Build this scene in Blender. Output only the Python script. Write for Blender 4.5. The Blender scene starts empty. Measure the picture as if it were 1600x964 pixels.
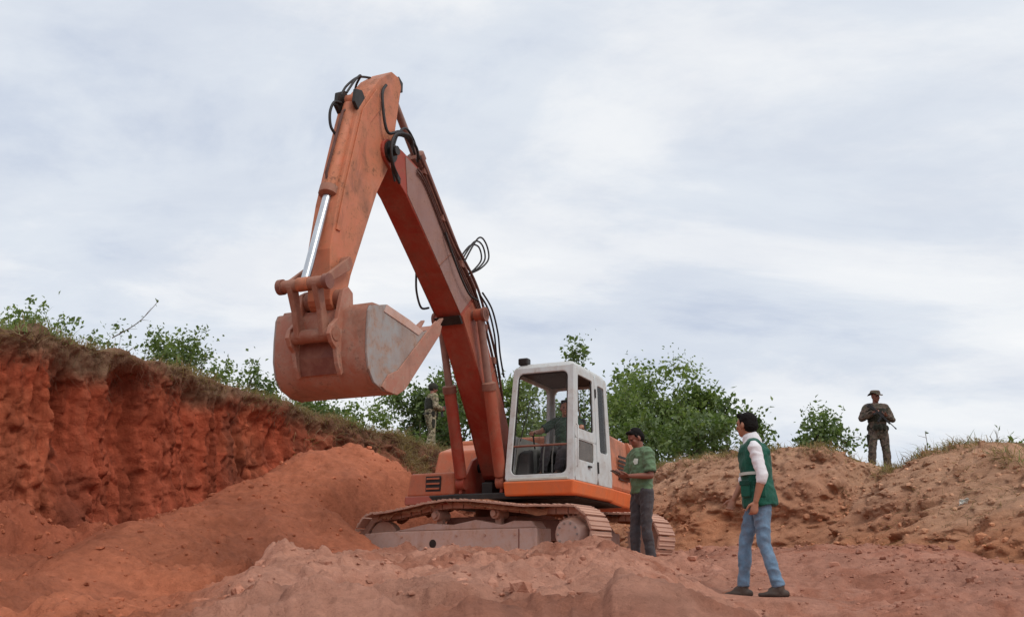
import bpy, bmesh, math, random
import numpy as np
from mathutils import Vector, Matrix

random.seed(7)
RNG = np.random.default_rng(7)
R = math.radians
PI = math.pi
S = bpy.context.scene
COL = S.collection

# ------------------------------------------------------------------ camera
PITCH = R(15.0)
FPX = 1555.0                       # focal length in pixels of a 1600 px wide picture
cam_d = bpy.data.cameras.new('camera')
cam_d.sensor_width = 36.0
cam_d.lens = 36.0 * FPX / 1600.0
cam_d.clip_start = 0.05
cam_d.clip_end = 6000.0
cam = bpy.data.objects.new('camera', cam_d)
COL.objects.link(cam)
cam.location = (0, 0, 0)
cam.rotation_euler = (R(90) + PITCH, 0, 0)
S.camera = cam

# ------------------------------------------------------------------ sky
SUN_EL, SUN_AZ = R(50), R(135)     # azimuth clockwise from +Y (the view direction)
W = bpy.data.worlds.new('World')
S.world = W
W.use_nodes = True
wn, wl = W.node_tree.nodes, W.node_tree.links
wn.clear()
w_out = wn.new('ShaderNodeOutputWorld')
w_bg = wn.new('ShaderNodeBackground')
w_bg.inputs['Strength'].default_value = 0.1
sky = wn.new('ShaderNodeTexSky')
sky.sky_type = 'NISHITA'
sky.sun_disc = False
sky.sun_elevation = SUN_EL
sky.sun_rotation = SUN_AZ
w_tc = wn.new('ShaderNodeTexCoord')
w_sep = wn.new('ShaderNodeSeparateXYZ')
wl.new(w_tc.outputs['Generated'], w_sep.inputs[0])
# directions projected on a flat cloud deck, so that clouds flatten to the horizon
w_max = wn.new('ShaderNodeMath'); w_max.operation = 'MAXIMUM'; w_max.inputs[1].default_value = 0.0
wl.new(w_sep.outputs['Z'], w_max.inputs[0])
w_add = wn.new('ShaderNodeMath'); w_add.operation = 'ADD'; w_add.inputs[1].default_value = 0.26
wl.new(w_max.outputs[0], w_add.inputs[0])
w_dx = wn.new('ShaderNodeMath'); w_dx.operation = 'DIVIDE'
w_dy = wn.new('ShaderNodeMath'); w_dy.operation = 'DIVIDE'
wl.new(w_sep.outputs['X'], w_dx.inputs[0]); wl.new(w_add.outputs[0], w_dx.inputs[1])
wl.new(w_sep.outputs['Y'], w_dy.inputs[0]); wl.new(w_add.outputs[0], w_dy.inputs[1])
w_cmb = wn.new('ShaderNodeCombineXYZ')
wl.new(w_dx.outputs[0], w_cmb.inputs[0]); wl.new(w_dy.outputs[0], w_cmb.inputs[1])


def wnoise(scale, detail, rough, dist, loc, rot=0.0, sc=(1, 1, 1)):
    mp = wn.new('ShaderNodeMapping')
    mp.inputs['Location'].default_value = loc
    mp.inputs['Rotation'].default_value = (0, 0, rot)
    mp.inputs['Scale'].default_value = sc
    wl.new(w_cmb.outputs[0], mp.inputs['Vector'])
    n = wn.new('ShaderNodeTexNoise')
    n.inputs['Scale'].default_value = scale
    n.inputs['Detail'].default_value = detail
    n.inputs['Roughness'].default_value = rough
    n.inputs['Distortion'].default_value = dist
    wl.new(mp.outputs[0], n.inputs['Vector'])
    return n


def wramp(src, stops):
    r = wn.new('ShaderNodeValToRGB')
    r.color_ramp.interpolation = 'EASE'
    while len(r.color_ramp.elements) > 1:
        r.color_ramp.elements.remove(r.color_ramp.elements[-1])
    r.color_ramp.elements[0].position, r.color_ramp.elements[0].color = stops[0][0], stops[0][1] + (1,)
    for p, c in stops[1:]:
        e = r.color_ramp.elements.new(p); e.color = c + (1,)
    wl.new(src, r.inputs['Fac'])
    return r


n_big = wnoise(1.25, 9, 0.60, 0.35, (3.1, 0.4, 0), R(-24), (0.85, 1.15, 1))
r_big = wramp(n_big.outputs['Fac'], [(0.30, (6.1, 6.75, 7.95)), (0.44, (7.5, 8.0, 8.75)), (0.56, (8.9, 9.1, 9.4)), (0.68, (9.7, 9.75, 9.8))])
n_str = wnoise(2.6, 8, 0.62, 0.3, (1.0, 5.0, 0), R(-12), (0.7, 1.3, 1))
r_str = wramp(n_str.outputs['Fac'], [(0.34, (0.93, 0.94, 0.965)), (0.64, (1.03, 1.03, 1.025))])
w_mul = wn.new('ShaderNodeMixRGB'); w_mul.blend_type = 'MULTIPLY'; w_mul.inputs['Fac'].default_value = 1.0
wl.new(r_big.outputs[0], w_mul.inputs['Color1']); wl.new(r_str.outputs[0], w_mul.inputs['Color2'])
w_mix = wn.new('ShaderNodeMixRGB'); w_mix.inputs['Fac'].default_value = 0.95
wl.new(sky.outputs[0], w_mix.inputs['Color1']); wl.new(w_mul.outputs[0], w_mix.inputs['Color2'])
wl.new(w_mix.outputs[0], w_bg.inputs['Color'])
wl.new(w_bg.outputs[0], w_out.inputs['Surface'])

# ------------------------------------------------------------------ sun behind thin cloud
sun_d = bpy.data.lights.new('sun', 'SUN')
sun_d.energy = 1.5
sun_d.angle = R(25)
sun_d.color = (1.0, 0.95, 0.87)
sun = bpy.data.objects.new('sun', sun_d)
COL.objects.link(sun)
sdir = Vector((math.sin(SUN_AZ) * math.cos(SUN_EL), math.cos(SUN_AZ) * math.cos(SUN_EL), math.sin(SUN_EL)))
sun.rotation_euler = sdir.to_track_quat('Z', 'Y').to_euler()
sun.location = sdir * 60

S.view_settings.view_transform = 'Standard'
S.view_settings.look = 'None'
S.view_settings.exposure = 0.0
S.view_settings.gamma = 1.0

# ================================================================== helpers
CP, SP = math.cos(PITCH), math.sin(PITCH)


def at(px, py, Y):
    """point of the place seen at photograph pixel (px, py) at ground distance Y"""
    a, b = (px - 800) / FPX, (482 - py) / FPX
    d = np.array([a, CP - b * SP, SP + b * CP])
    return d * (Y / d[1])


def tag(o, label=None, cat=None, group=None, kind=None):
    if label: o['label'] = label
    if cat: o['category'] = cat
    if group: o['group'] = group
    if kind: o['kind'] = kind
    return o


def empty(name, loc=(0, 0, 0), rz=0.0):
    o = bpy.data.objects.new(name, None)
    o.empty_display_size = 0.2
    COL.objects.link(o)
    o.location = loc
    o.rotation_euler = (0, 0, rz)
    return o


def link_mesh(name, me, mat=None, parent=None):
    o = bpy.data.objects.new(name, me)
    COL.objects.link(o)
    if mat is not None and not me.materials:
        me.materials.append(mat)
    if parent is not None:
        o.parent = parent
    return o


def np_mesh(name, V, F, smooth=True):
    """fast mesh from arrays: V (n,3), F (m,k)"""
    V = np.asarray(V, dtype=np.float32); F = np.asarray(F, dtype=np.int32)
    me = bpy.data.meshes.new(name)
    m, k = F.shape
    me.vertices.add(len(V)); me.vertices.foreach_set('co', V.ravel())
    me.loops.add(m * k); me.loops.foreach_set('vertex_index', F.ravel())
    me.polygons.add(m)
    me.polygons.foreach_set('loop_start', np.arange(0, m * k, k, dtype=np.int32))
    me.polygons.foreach_set('loop_total', np.full(m, k, dtype=np.int32))
    me.polygons.foreach_set('use_smooth', np.full(m, smooth, dtype=bool))
    me.update(calc_edges=True)
    return me


def grid_faces(n, m):
    i = np.arange(n - 1)[:, None] * m + np.arange(m - 1)[None, :]
    return np.stack([i, i + 1, i + m + 1, i + m], -1).reshape(-1, 4)


def set_col(me, name, C):
    a = me.attributes.new(name, 'FLOAT_COLOR', 'POINT')
    C = np.asarray(C, dtype=np.float32)
    if C.shape[1] == 3:
        C = np.concatenate([C, np.ones((len(C), 1), np.float32)], 1)
    a.data.foreach_set('color', C.ravel())


def _hash(ix, iy, iz, seed):
    h = (ix.astype(np.uint32) * np.uint32(374761393) + iy.astype(np.uint32) * np.uint32(668265263)
         + iz.astype(np.uint32) * np.uint32(2147483647) + np.uint32((seed * 974711 + 12345) & 0xffffffff))
    h = (h ^ (h >> np.uint32(13))) * np.uint32(1274126177)
    h = (h ^ (h >> np.uint32(16))) * np.uint32(2246822519)
    h = h ^ (h >> np.uint32(13))
    return h.astype(np.float64) / 4294967295.0


def vnoise(x, y, z=0.0, seed=0):
    x, y, z = np.broadcast_arrays(np.asarray(x, float), np.asarray(y, float), np.asarray(z, float))
    fx, fy, fz = np.floor(x), np.floor(y), np.floor(z)
    ix, iy, iz = fx.astype(np.int64), fy.astype(np.int64), fz.astype(np.int64)
    tx, ty, tz = x - fx, y - fy, z - fz
    q = lambda t: t * t * t * (t * (t * 6 - 15) + 10)
    tx, ty, tz = q(tx), q(ty), q(tz)
    out = 0
    for dz in (0, 1):
        for dy in (0, 1):
            for dx in (0, 1):
                w = (tx if dx else 1 - tx) * (ty if dy else 1 - ty) * (tz if dz else 1 - tz)
                out = out + w * _hash(ix + dx, iy + dy, iz + dz, seed)
    return out * 2 - 1


def fbm(x, y, z=0.0, oct=5, gain=0.5, lac=2.03, seed=0):
    a, s, t = 1.0, 0.0, 0.0
    for k in range(oct):
        s = s + a * vnoise(x, y, z, seed + k * 17)
        t += a
        a *= gain
        x, y, z = np.asarray(x) * lac + 3.7, np.asarray(y) * lac - 1.3, np.asarray(z) * lac + 5.1
    return s / t


def cells(x, y, seed=0):
    """distance to the nearest scattered point and a random number of that cell: broken lumps"""
    x, y = np.broadcast_arrays(np.asarray(x, float), np.asarray(y, float))
    fx, fy = np.floor(x).astype(np.int64), np.floor(y).astype(np.int64)
    best = np.full(x.shape, 9.0); rid = np.zeros(x.shape); sec = np.full(x.shape, 9.0)
    zz = np.zeros(x.shape, np.int64)
    for dx in (-1, 0, 1):
        for dy in (-1, 0, 1):
            cx, cy = fx + dx, fy + dy
            d = np.hypot(cx + _hash(cx, cy, zz, seed) - x, cy + _hash(cx, cy, zz + 1, seed) - y)
            m = d < best
            sec = np.where(m, best, np.minimum(sec, d))
            rid = np.where(m, _hash(cx, cy, zz + 2, seed), rid)
            best = np.where(m, d, best)
    return best, sec, rid


def clumps(x, y, seed=0):
    """rough broken clods, about -0.5 .. 0.5"""
    wx, wy = x + 0.35 * vnoise(x * 1.7, y * 1.7, 0.0, seed + 3), y + 0.35 * vnoise(x * 1.7, y * 1.7, 4.0, seed + 4)
    d, e, r = cells(wx, wy, seed)
    return (r - 0.35) * np.clip((e - d) * 2.6, 0, 1) - 0.1


def sstep(a, b, x):
    t = np.clip((np.asarray(x, float) - a) / (b - a), 0, 1)
    return t * t * (3 - 2 * t)


class MB:
    """collects shapes and links them as ONE mesh object"""

    def __init__(self, T=None):
        self.v, self.f, self.T = [], [], T

    def add(self, verts, faces):
        b = len(self.v)
        self.v += [tuple(self.T(p)) if self.T else tuple(p) for p in verts]
        self.f += [tuple(i + b for i in q) for q in faces]

    def box(self, x0, x1, y0, y1, z0, z1):
        self.add([(x0, y0, z0), (x1, y0, z0), (x1, y1, z0), (x0, y1, z0), (x0, y0, z1), (x1, y0, z1), (x1, y1, z1), (x0, y1, z1)],
                 [(0, 3, 2, 1), (4, 5, 6, 7), (0, 1, 5, 4), (1, 2, 6, 5), (2, 3, 7, 6), (3, 0, 4, 7)])

    def hexa(self, p):
        self.add(p, [(0, 3, 2, 1), (4, 5, 6, 7), (0, 1, 5, 4), (1, 2, 6, 5), (2, 3, 7, 6), (3, 0, 4, 7)])

    def prism(self, out, l0, l1):
        """outline of (u, z) points drawn out along the second axis"""
        n = len(out)
        self.add([(u, l0, z) for u, z in out] + [(u, l1, z) for u, z in out],
                 [tuple(range(n)), tuple(range(2 * n - 1, n - 1, -1))] + [(i, n + i, n + (i + 1) % n, (i + 1) % n) for i in range(n)])

    def prismz(self, out, z0, z1):
        n = len(out)
        self.add([(u, l, z0) for u, l in out] + [(u, l, z1) for u, l in out],
                 [tuple(range(n)), tuple(range(2 * n - 1, n - 1, -1))] + [(i, n + i, n + (i + 1) % n, (i + 1) % n) for i in range(n)])

    def tube(self, pts, rad, seg=10, cap=True, squash=None, side=None):
        """swept tube, rad one number or one per point; squash flattens along 'side'"""
        P = [Vector(p) for p in pts]
        n = len(P)
        if not hasattr(rad, '__len__'): rad = [rad] * n
        t0 = (P[1] - P[0]).normalized()
        nrm = Vector(side) if side is not None else t0.orthogonal()
        nrm = (nrm - t0 * nrm.dot(t0)).normalized()
        vs, fs = [], []
        for i in range(n):
            t = (P[min(i + 1, n - 1)] - P[max(i - 1, 0)])
            t = t.normalized() if t.length > 1e-9 else t0
            nrm = (nrm - t * nrm.dot(t))
            nrm = nrm.normalized() if nrm.length > 1e-6 else t.orthogonal().normalized()
            bi = t.cross(nrm)
            for k in range(seg):
                a = 2 * PI * k / seg
                q = squash[i] if squash is not None and hasattr(squash, '__len__') else (squash or 1.0)
                vs.append(P[i] + nrm * (math.cos(a) * rad[i]) + bi * (math.sin(a) * rad[i] * q))
        for i in range(n - 1):
            for k in range(seg):
                a, b = i * seg + k, i * seg + (k + 1) % seg
                fs.append((a, b, b + seg, a + seg))
        if cap:
            fs.append(tuple(range(seg - 1, -1, -1)))
            fs.append(tuple(range((n - 1) * seg, n * seg)))
        self.add(vs, fs)

    def capsule(self, pts, rad, seg=12, squash=None, side=None):
        """tube with round ends"""
        P = [Vector(p) for p in pts]
        if not hasattr(rad, '__len__'): rad = [rad] * len(P)
        sq = squash if hasattr(squash, '__len__') else [squash or 1.0] * len(P)
        t0 = (P[1] - P[0]).normalized(); t1 = (P[-1] - P[-2]).normalized()
        pp, rr, ss = [], [], []
        for a in (85, 60, 32):
            pp.append(P[0] - t0 * rad[0] * math.sin(R(a)) * 0.98); rr.append(rad[0] * math.cos(R(a))); ss.append(sq[0])
        pp += P; rr += list(rad); ss += list(sq)
        for a in (32, 60, 85):
            pp.append(P[-1] + t1 * rad[-1] * math.sin(R(a)) * 0.98); rr.append(rad[-1] * math.cos(R(a))); ss.append(sq[-1])
        self.tube(pp, rr, seg, True, ss, side)

    def ell(self, c, r, M=None, nu=16, nv=10):
        vs, fs = [], []
        c = Vector(c)
        for i in range(nv + 1):
            th = PI * (i + 0.0) / nv
            for k in range(nu):
                ph = 2 * PI * k / nu
                p = Vector((r[0] * math.sin(max(th, 0.02) if i < nv else PI - 0.02) * math.cos(ph),
                            r[1] * math.sin(max(th, 0.02) if i < nv else PI - 0.02) * math.sin(ph), r[2] * math.cos(th)))
                vs.append(c + (M @ p if M is not None else p))
        for i in range(nv):
            for k in range(nu):
                a, b = i * nu + k, i * nu + (k + 1) % nu
                fs.append((a, a + nu, b + nu, b))
        fs.append(tuple(range(nu))); fs.append(tuple(range((nv + 1) * nu - 1, nv * nu - 1, -1)))
        self.add(vs, fs)

    def mesh(self, name):
        me = bpy.data.meshes.new(name)
        me.from_pydata(self.v, [], self.f)
        bm = bmesh.new(); bm.from_mesh(me)
        bmesh.ops.recalc_face_normals(bm, faces=bm.faces)
        bm.to_mesh(me); bm.free()
        return me

    def build(self, name, mat, parent=None, smooth=None, bevel=0.0):
        me = self.mesh(name)
        o = link_mesh(name, me, mat, parent)
        if smooth is not None:
            me.polygons.foreach_set('use_smooth', [True] * len(me.polygons))
            me.set_sharp_from_angle(angle=R(smooth))
        if bevel:
            b = o.modifiers.new('bevel', 'BEVEL')
            b.width = bevel; b.segments = 2; b.limit_method = 'ANGLE'; b.angle_limit = R(40)
        return o


# ================================================================== materials
def principled(name):
    m = bpy.data.materials.new(name)
    m.use_nodes = True
    nt = m.node_tree
    return m, nt, nt.nodes['Principled BSDF']


def node(nt, typ, **kw):
    n = nt.nodes.new(typ)
    for k, v in kw.items():
        setattr(n, k, v)
    return n


def nz(nt, scale, detail=5, rough=0.6, vec=None, sc=None, dist=0.0):
    tc = nt.nodes.get('TC') or node(nt, 'ShaderNodeTexCoord', name='TC')
    n = node(nt, 'ShaderNodeTexNoise')
    n.inputs['Scale'].default_value = scale
    n.inputs['Detail'].default_value = detail
    n.inputs['Roughness'].default_value = rough
    n.inputs['Distortion'].default_value = dist
    src = vec if vec is not None else tc.outputs['Object']
    if sc is not None:
        mp = node(nt, 'ShaderNodeMapping'); mp.inputs['Scale'].default_value = sc
        nt.links.new(src, mp.inputs['Vector']); src = mp.outputs[0]
    nt.links.new(src, n.inputs['Vector'])
    return n.outputs['Fac']


def rmp(nt, src, a, b, ca=0.0, cb=1.0):
    r = node(nt, 'ShaderNodeMapRange')
    r.inputs['From Min'].default_value = a; r.inputs['From Max'].default_value = b
    r.inputs['To Min'].default_value = ca; r.inputs['To Max'].default_value = cb
    nt.links.new(src, r.inputs['Value'])
    return r.outputs[0]


def mixc(nt, fac, a, b, mode='MIX'):
    m = node(nt, 'ShaderNodeMixRGB', blend_type=mode)
    for i, s in ((0, fac), (1, a), (2, b)):
        if isinstance(s, (int, float)): m.inputs[i].default_value = s
        elif isinstance(s, tuple): m.inputs[i].default_value = s + (1,)
        else: nt.links.new(s, m.inputs[i])
    return m.outputs[0]


def bump(nt, b, src, strength, dist):
    n = node(nt, 'ShaderNodeBump')
    n.inputs['Strength'].default_value = strength
    n.inputs['Distance'].default_value = dist
    nt.links.new(src, n.inputs['Height'])
    nt.links.new(n.outputs[0], b.inputs['Normal'])
    return n


def up_fac(nt, a=0.2, b=0.9):
    g = node(nt, 'ShaderNodeNewGeometry')
    s = node(nt, 'ShaderNodeSeparateXYZ')
    nt.links.new(g.outputs['Normal'], s.inputs[0])
    return rmp(nt, s.outputs['Z'], a, b)


def mmath(nt, op, a, b):
    m = node(nt, 'ShaderNodeMath', operation=op)
    for i, s in ((0, a), (1, b)):
        if isinstance(s, (int, float)): m.inputs[i].default_value = s
        else: nt.links.new(s, m.inputs[i])
    m.use_clamp = True
    return m.outputs[0]


DUST = (0.40, 0.215, 0.145)


def paint(name, col, dust=0.35, rust=0.25, rough=0.5, dustcol=DUST, faded=None, top=0.5):
    """worn machine paint: fading, blotchy dust, chips down to rust, streaks running down"""
    m, nt, b = principled(name)
    n1 = nz(nt, 1.3, 6, 0.62)
    n2 = nz(nt, 5.0, 8, 0.7, dist=0.4)
    n3 = nz(nt, 24.0, 4, 0.7)
    st = nz(nt, 3.2, 5, 0.65, sc=(1, 1, 0.16))
    c = mixc(nt, rmp(nt, n1, 0.3, 0.72), col, faded or tuple(min(1, x * 1.15 + 0.03) for x in col))
    d1 = mmath(nt, 'MULTIPLY', rmp(nt, n2, 0.42, 0.66), dust)
    d2 = mmath(nt, 'MULTIPLY', rmp(nt, st, 0.47, 0.70), dust * 0.7)
    d3 = mmath(nt, 'MULTIPLY', up_fac(nt), top)
    c = mixc(nt, mmath(nt, 'MAXIMUM', mmath(nt, 'MAXIMUM', d1, d2), d3), c, dustcol)
    chip = mmath(nt, 'MULTIPLY', rmp(nt, mmath(nt, 'MULTIPLY', n2, n3), 0.30, 0.40), rust * 0.6)
    smear = mmath(nt, 'MULTIPLY', rmp(nt, nz(nt, 2.1, 7, 0.7, sc=(1.6, 1.6, 0.5), dist=0.8), 0.54, 0.72), rust * 0.75)
    c = mixc(nt, smear, c, (0.17, 0.075, 0.045))
    c = mixc(nt, chip, c, (0.10, 0.045, 0.028))
    grime = mmath(nt, 'MULTIPLY', rmp(nt, n1, 0.52, 0.72), rust * 0.7)
    c = mixc(nt, grime, c, (0.13, 0.06, 0.04))
    nt.links.new(c, b.inputs['Base Color'])
    nt.links.new(rmp(nt, n2, 0.3, 0.7, rough - 0.08, min(1, rough + 0.3)), b.inputs['Roughness'])
    b.inputs['Specular IOR Level'].default_value = 0.35
    bump(nt, b, n3, 0.12, 0.01)
    return m


def simple(name, col, rough=0.6, var=0.25, scale=6.0, metal=0.0, bmp=0.15, spec=0.4, bscale=40.0, bdist=0.004):
    m, nt, b = principled(name)
    n = nz(nt, scale, 6, 0.65)
    c = mixc(nt, rmp(nt, n, 0.3, 0.7), tuple(x * (1 - var) for x in col), tuple(min(1, x * (1 + var)) for x in col))
    nt.links.new(c, b.inputs['Base Color'])
    b.inputs['Roughness'].default_value = rough
    b.inputs['Metallic'].default_value = metal
    b.inputs['Specular IOR Level'].default_value = spec
    if bmp: bump(nt, b, nz(nt, bscale, 4, 0.6), bmp, bdist)
    return m


def fabric(name, col, var=0.22, dirt=0.0, dirtcol=(0.33, 0.17, 0.11)):
    m, nt, b = principled(name)
    n = nz(nt, 9.0, 6, 0.65)
    c = mixc(nt, rmp(nt, n, 0.28, 0.72), tuple(x * (1 - var) for x in col), tuple(min(1, x * (1 + var)) for x in col))
    if dirt:
        c = mixc(nt, mmath(nt, 'MULTIPLY', rmp(nt, nz(nt, 14.0, 6, 0.7), 0.45, 0.65), dirt), c, dirtcol)
    nt.links.new(c, b.inputs['Base Color'])
    b.inputs['Roughness'].default_value = 0.85
    b.inputs['Specular IOR Level'].default_value = 0.2
    b.inputs['Sheen Weight'].default_value = 0.15
    bump(nt, b, nz(nt, 26.0, 6, 0.65), 0.35, 0.02)
    return m


def camo(name, cols):
    m, nt, b = principled(name)
    c = cols[0]
    for k, q in enumerate(cols[1:]):
        tc = nt.nodes.get('TC') or node(nt, 'ShaderNodeTexCoord', name='TC')
        mp = node(nt, 'ShaderNodeMapping'); mp.inputs['Location'].default_value = (k * 7.3, k * 2.1, k * 4.4)
        nt.links.new(tc.outputs['Object'], mp.inputs['Vector'])
        f = rmp(nt, nz(nt, 11.0 + 4 * k, 3, 0.6, vec=mp.outputs[0], dist=0.6), 0.52, 0.56)
        c = mixc(nt, f, c, q)
    nt.links.new(c, b.inputs['Base Color'])
    b.inputs['Roughness'].default_value = 0.9
    b.inputs['Specular IOR Level'].default_value = 0.15
    bump(nt, b, nz(nt, 26.0, 6, 0.65), 0.35, 0.02)
    return m


def soil(name, bscale=1.0, detail=0.5, rough=0.95):
    """soil: the colour of each layer comes with the mesh, grain and crumbs from noise"""
    m, nt, b = principled(name)
    a = node(nt, 'ShaderNodeAttribute', attribute_name='soil')
    g = node(nt, 'ShaderNodeNewGeometry')
    P = g.outputs['Position']
    n1 = nz(nt, 1.1, 8, 0.65, vec=P, dist=0.3)
    n2 = nz(nt, 7.0, 8, 0.72, vec=P)
    n3 = nz(nt, 45.0, 5, 0.7, vec=P)
    c = mixc(nt, rmp(nt, n1, 0.25, 0.75), a.outputs['Color'], mixc(nt, 1.0, a.outputs['Color'], (0.72, 0.66, 0.62), 'MULTIPLY'))
    c = mixc(nt, rmp(nt, n2, 0.30, 0.74), mixc(nt, 1.0, c, (1.22, 1.18, 1.14), 'MULTIPLY'), mixc(nt, 1.0, c, (0.70, 0.66, 0.64), 'MULTIPLY'))
    c = mixc(nt, rmp(nt, n3, 0.60, 0.72, 0, detail), c, mixc(nt, 1.0, c, (1.5, 1.5, 1.45), 'MULTIPLY'))
    c = mixc(nt, rmp(nt, n3, 0.42, 0.30, 0, detail), c, mixc(nt, 1.0, c, (0.5, 0.45, 0.42), 'MULTIPLY'))
    nt.links.new(c, b.inputs['Base Color'])
    b.inputs['Roughness'].default_value = rough
    b.inputs['Specular IOR Level'].default_value = 0.12
    add = mmath(nt, 'ADD', mmath(nt, 'MULTIPLY', n2, 0.6), mmath(nt, 'MULTIPLY', n3, 0.22))
    bump(nt, b, add, 0.9, 0.11 * bscale)
    return m


def leafmat(name, dark, light):
    m, nt, b = principled(name)
    a = node(nt, 'ShaderNodeAttribute', attribute_name='tone')
    s = node(nt, 'ShaderNodeSeparateColor')
    nt.links.new(a.outputs['Color'], s.inputs[0])
    c = mixc(nt, s.outputs[0], dark, light)
    nt.links.new(c, b.inputs['Base Color'])
    b.inputs['Roughness'].default_value = 0.5
    b.inputs['Specular IOR Level'].default_value = 0.35
    tr = node(nt, 'ShaderNodeBsdfTranslucent')
    nt.links.new(mixc(nt, 1.0, c, (1.3, 1.5, 0.7), 'MULTIPLY'), tr.inputs['Color'])
    mx = node(nt, 'ShaderNodeMixShader'); mx.inputs[0].default_value = 0.35
    nt.links.new(b.outputs[0], mx.inputs[1]); nt.links.new(tr.outputs[0], mx.inputs[2])
    nt.links.new(mx.outputs[0], nt.nodes['Material Output'].inputs['Surface'])
    return m


def glassmat(name, tint, clear=0.85):
    m, nt, b = principled(name)
    b.inputs['Base Color'].default_value = (0.02, 0.025, 0.025, 1)
    b.inputs['Roughness'].default_value = 0.06
    tr = node(nt, 'ShaderNodeBsdfTransparent'); tr.inputs['Color'].default_value = tint + (1,)
    df = node(nt, 'ShaderNodeBsdfDiffuse'); df.inputs['Color'].default_value = (0.4, 0.34, 0.29, 1)
    gl = node(nt, 'ShaderNodeBsdfGlossy'); gl.inputs['Roughness'].default_value = 0.04
    fr = node(nt, 'ShaderNodeFresnel'); fr.inputs['IOR'].default_value = 1.16
    mx = node(nt, 'ShaderNodeMixShader')
    nt.links.new(rmp(nt, nz(nt, 4.0, 7, 0.7), 0.35, 0.8, 1 - clear, (1 - clear) * 2.2), mx.inputs[0])
    nt.links.new(tr.outputs[0], mx.inputs[1]); nt.links.new(df.outputs[0], mx.inputs[2])
    m2 = node(nt, 'ShaderNodeMixShader')
    nt.links.new(fr.outputs[0], m2.inputs[0])
    nt.links.new(mx.outputs[0], m2.inputs[1]); nt.links.new(gl.outputs[0], m2.inputs[2])
    nt.links.new(m2.outputs[0], nt.nodes['Material Output'].inputs['Surface'])
    return m


M = {}
M['orange'] = paint('faded_orange_paint', (0.52, 0.10, 0.035), 0.55, 0.45, faded=(0.54, 0.16, 0.08), dustcol=(0.48, 0.24, 0.155))
M['salmon'] = paint('sun_bleached_orange_paint', (0.55, 0.155, 0.072), 0.65, 0.95, faded=(0.54, 0.21, 0.12), dustcol=(0.42, 0.19, 0.105))
M['red'] = paint('red_orange_paint', (0.29, 0.028, 0.015), 0.3, 0.6, faded=(0.35, 0.05, 0.026))
M['rustred'] = paint('weathered_rust_red_paint', (0.34, 0.055, 0.027), 0.5, 0.7, faded=(0.40, 0.10, 0.055), dustcol=(0.37, 0.17, 0.105))
M['boomside'] = paint('chalky_weathered_paint', (0.25, 0.125, 0.105), 0.5, 0.6, faded=(0.30, 0.185, 0.165), dustcol=(0.36, 0.20, 0.15))
M['skirt'] = paint('bright_orange_paint', (0.78, 0.150, 0.035), 0.25, 0.2, faded=(0.74, 0.19, 0.06))
M['maroon'] = paint('dull_maroon_paint', (0.16, 0.05, 0.035), 0.4, 0.4, faded=(0.20, 0.075, 0.055))
M['white'] = paint('dusty_cab_white', (0.53, 0.57, 0.58), 0.45, 0.45, 0.55, dustcol=(0.46, 0.385, 0.32), faded=(0.60, 0.63, 0.63), top=0.25)
M['bucket'] = paint('worn_bucket_paint', (0.35, 0.115, 0.068), 0.95, 0.85, 0.5, dustcol=(0.41, 0.25, 0.19), faded=(0.42, 0.185, 0.125), top=0.3)
M['steel'] = paint('bare_worn_steel', (0.27, 0.26, 0.25), 0.95, 0.7, 0.5, dustcol=(0.36, 0.225, 0.165), faded=(0.36, 0.35, 0.345), top=0.2)
M['link'] = paint('rusty_link_steel', (0.27, 0.095, 0.058), 0.8, 0.8, 0.55, dustcol=(0.38, 0.22, 0.16), faded=(0.30, 0.13, 0.085))
M['trackframe'] = paint('muddy_track_frame', (0.52, 0.36, 0.31), 0.75, 0.35, 0.7, dustcol=(0.55, 0.31, 0.22), faded=(0.58, 0.42, 0.37), top=0.95)
M['shoe'] = paint('dusty_track_steel', (0.44, 0.26, 0.20), 0.85, 0.25, 0.8, dustcol=(0.56, 0.32, 0.23), faded=(0.48, 0.29, 0.23), top=0.9)
M['dark'] = simple('greasy_black_steel', (0.022, 0.018, 0.016), 0.55, 0.5, 4.0)
M['chrome'] = simple('chrome_rod', (0.55, 0.57, 0.60), 0.28, 0.12, metal=1.0, bmp=0)
M['hose'] = simple('black_rubber_hose', (0.025, 0.022, 0.022), 0.6, 0.4)
M['hosedust'] = simple('dusty_rubber_hose', (0.11, 0.05, 0.04), 0.8, 0.4)
M['seat'] = simple('black_seat_vinyl', (0.03, 0.03, 0.03), 0.55, 0.4)
M['inner'] = simple('grey_cab_lining', (0.22, 0.22, 0.20), 0.7, 0.25, 3.0)
M['innerdark'] = simple('dark_roof_lining', (0.055, 0.05, 0.047), 0.85, 0.3, 3.0)
M['panel'] = simple('pale_cab_panel', (0.50, 0.49, 0.43), 0.7, 0.15, 3.0)
M['glass'] = glassmat('dusty_glass', (0.98, 0.985, 0.985), 0.987)
M['glassdark'] = glassmat('tinted_door_glass', (0.45, 0.48, 0.48), 0.8)
M['skin'] = simple('tan_skin', (0.37, 0.165, 0.10), 0.5, 0.12, 12.0, bmp=0.1, spec=0.45)
M['skindark'] = simple('brown_skin', (0.23, 0.085, 0.055), 0.5, 0.12, 12.0, bmp=0.1, spec=0.45)
M['hair'] = simple('black_hair', (0.009, 0.007, 0.007), 0.75, 0.4, 60.0, bmp=0.6, bscale=120.0, spec=0.12)
M['eye'] = simple('dark_eye', (0.02, 0.013, 0.01), 0.15, 0.1, bmp=0)
M['shirtwhite'] = fabric('white_cotton', (0.74, 0.73, 0.76), 0.06)
M['vest'] = fabric('bottle_green_canvas', (0.010, 0.088, 0.058), 0.3)
M['vestdark'] = fabric('dark_green_trim', (0.008, 0.055, 0.038), 0.25)
M['band'] = simple('reflective_band', (0.50, 0.55, 0.50), 0.4, 0.1)
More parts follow.
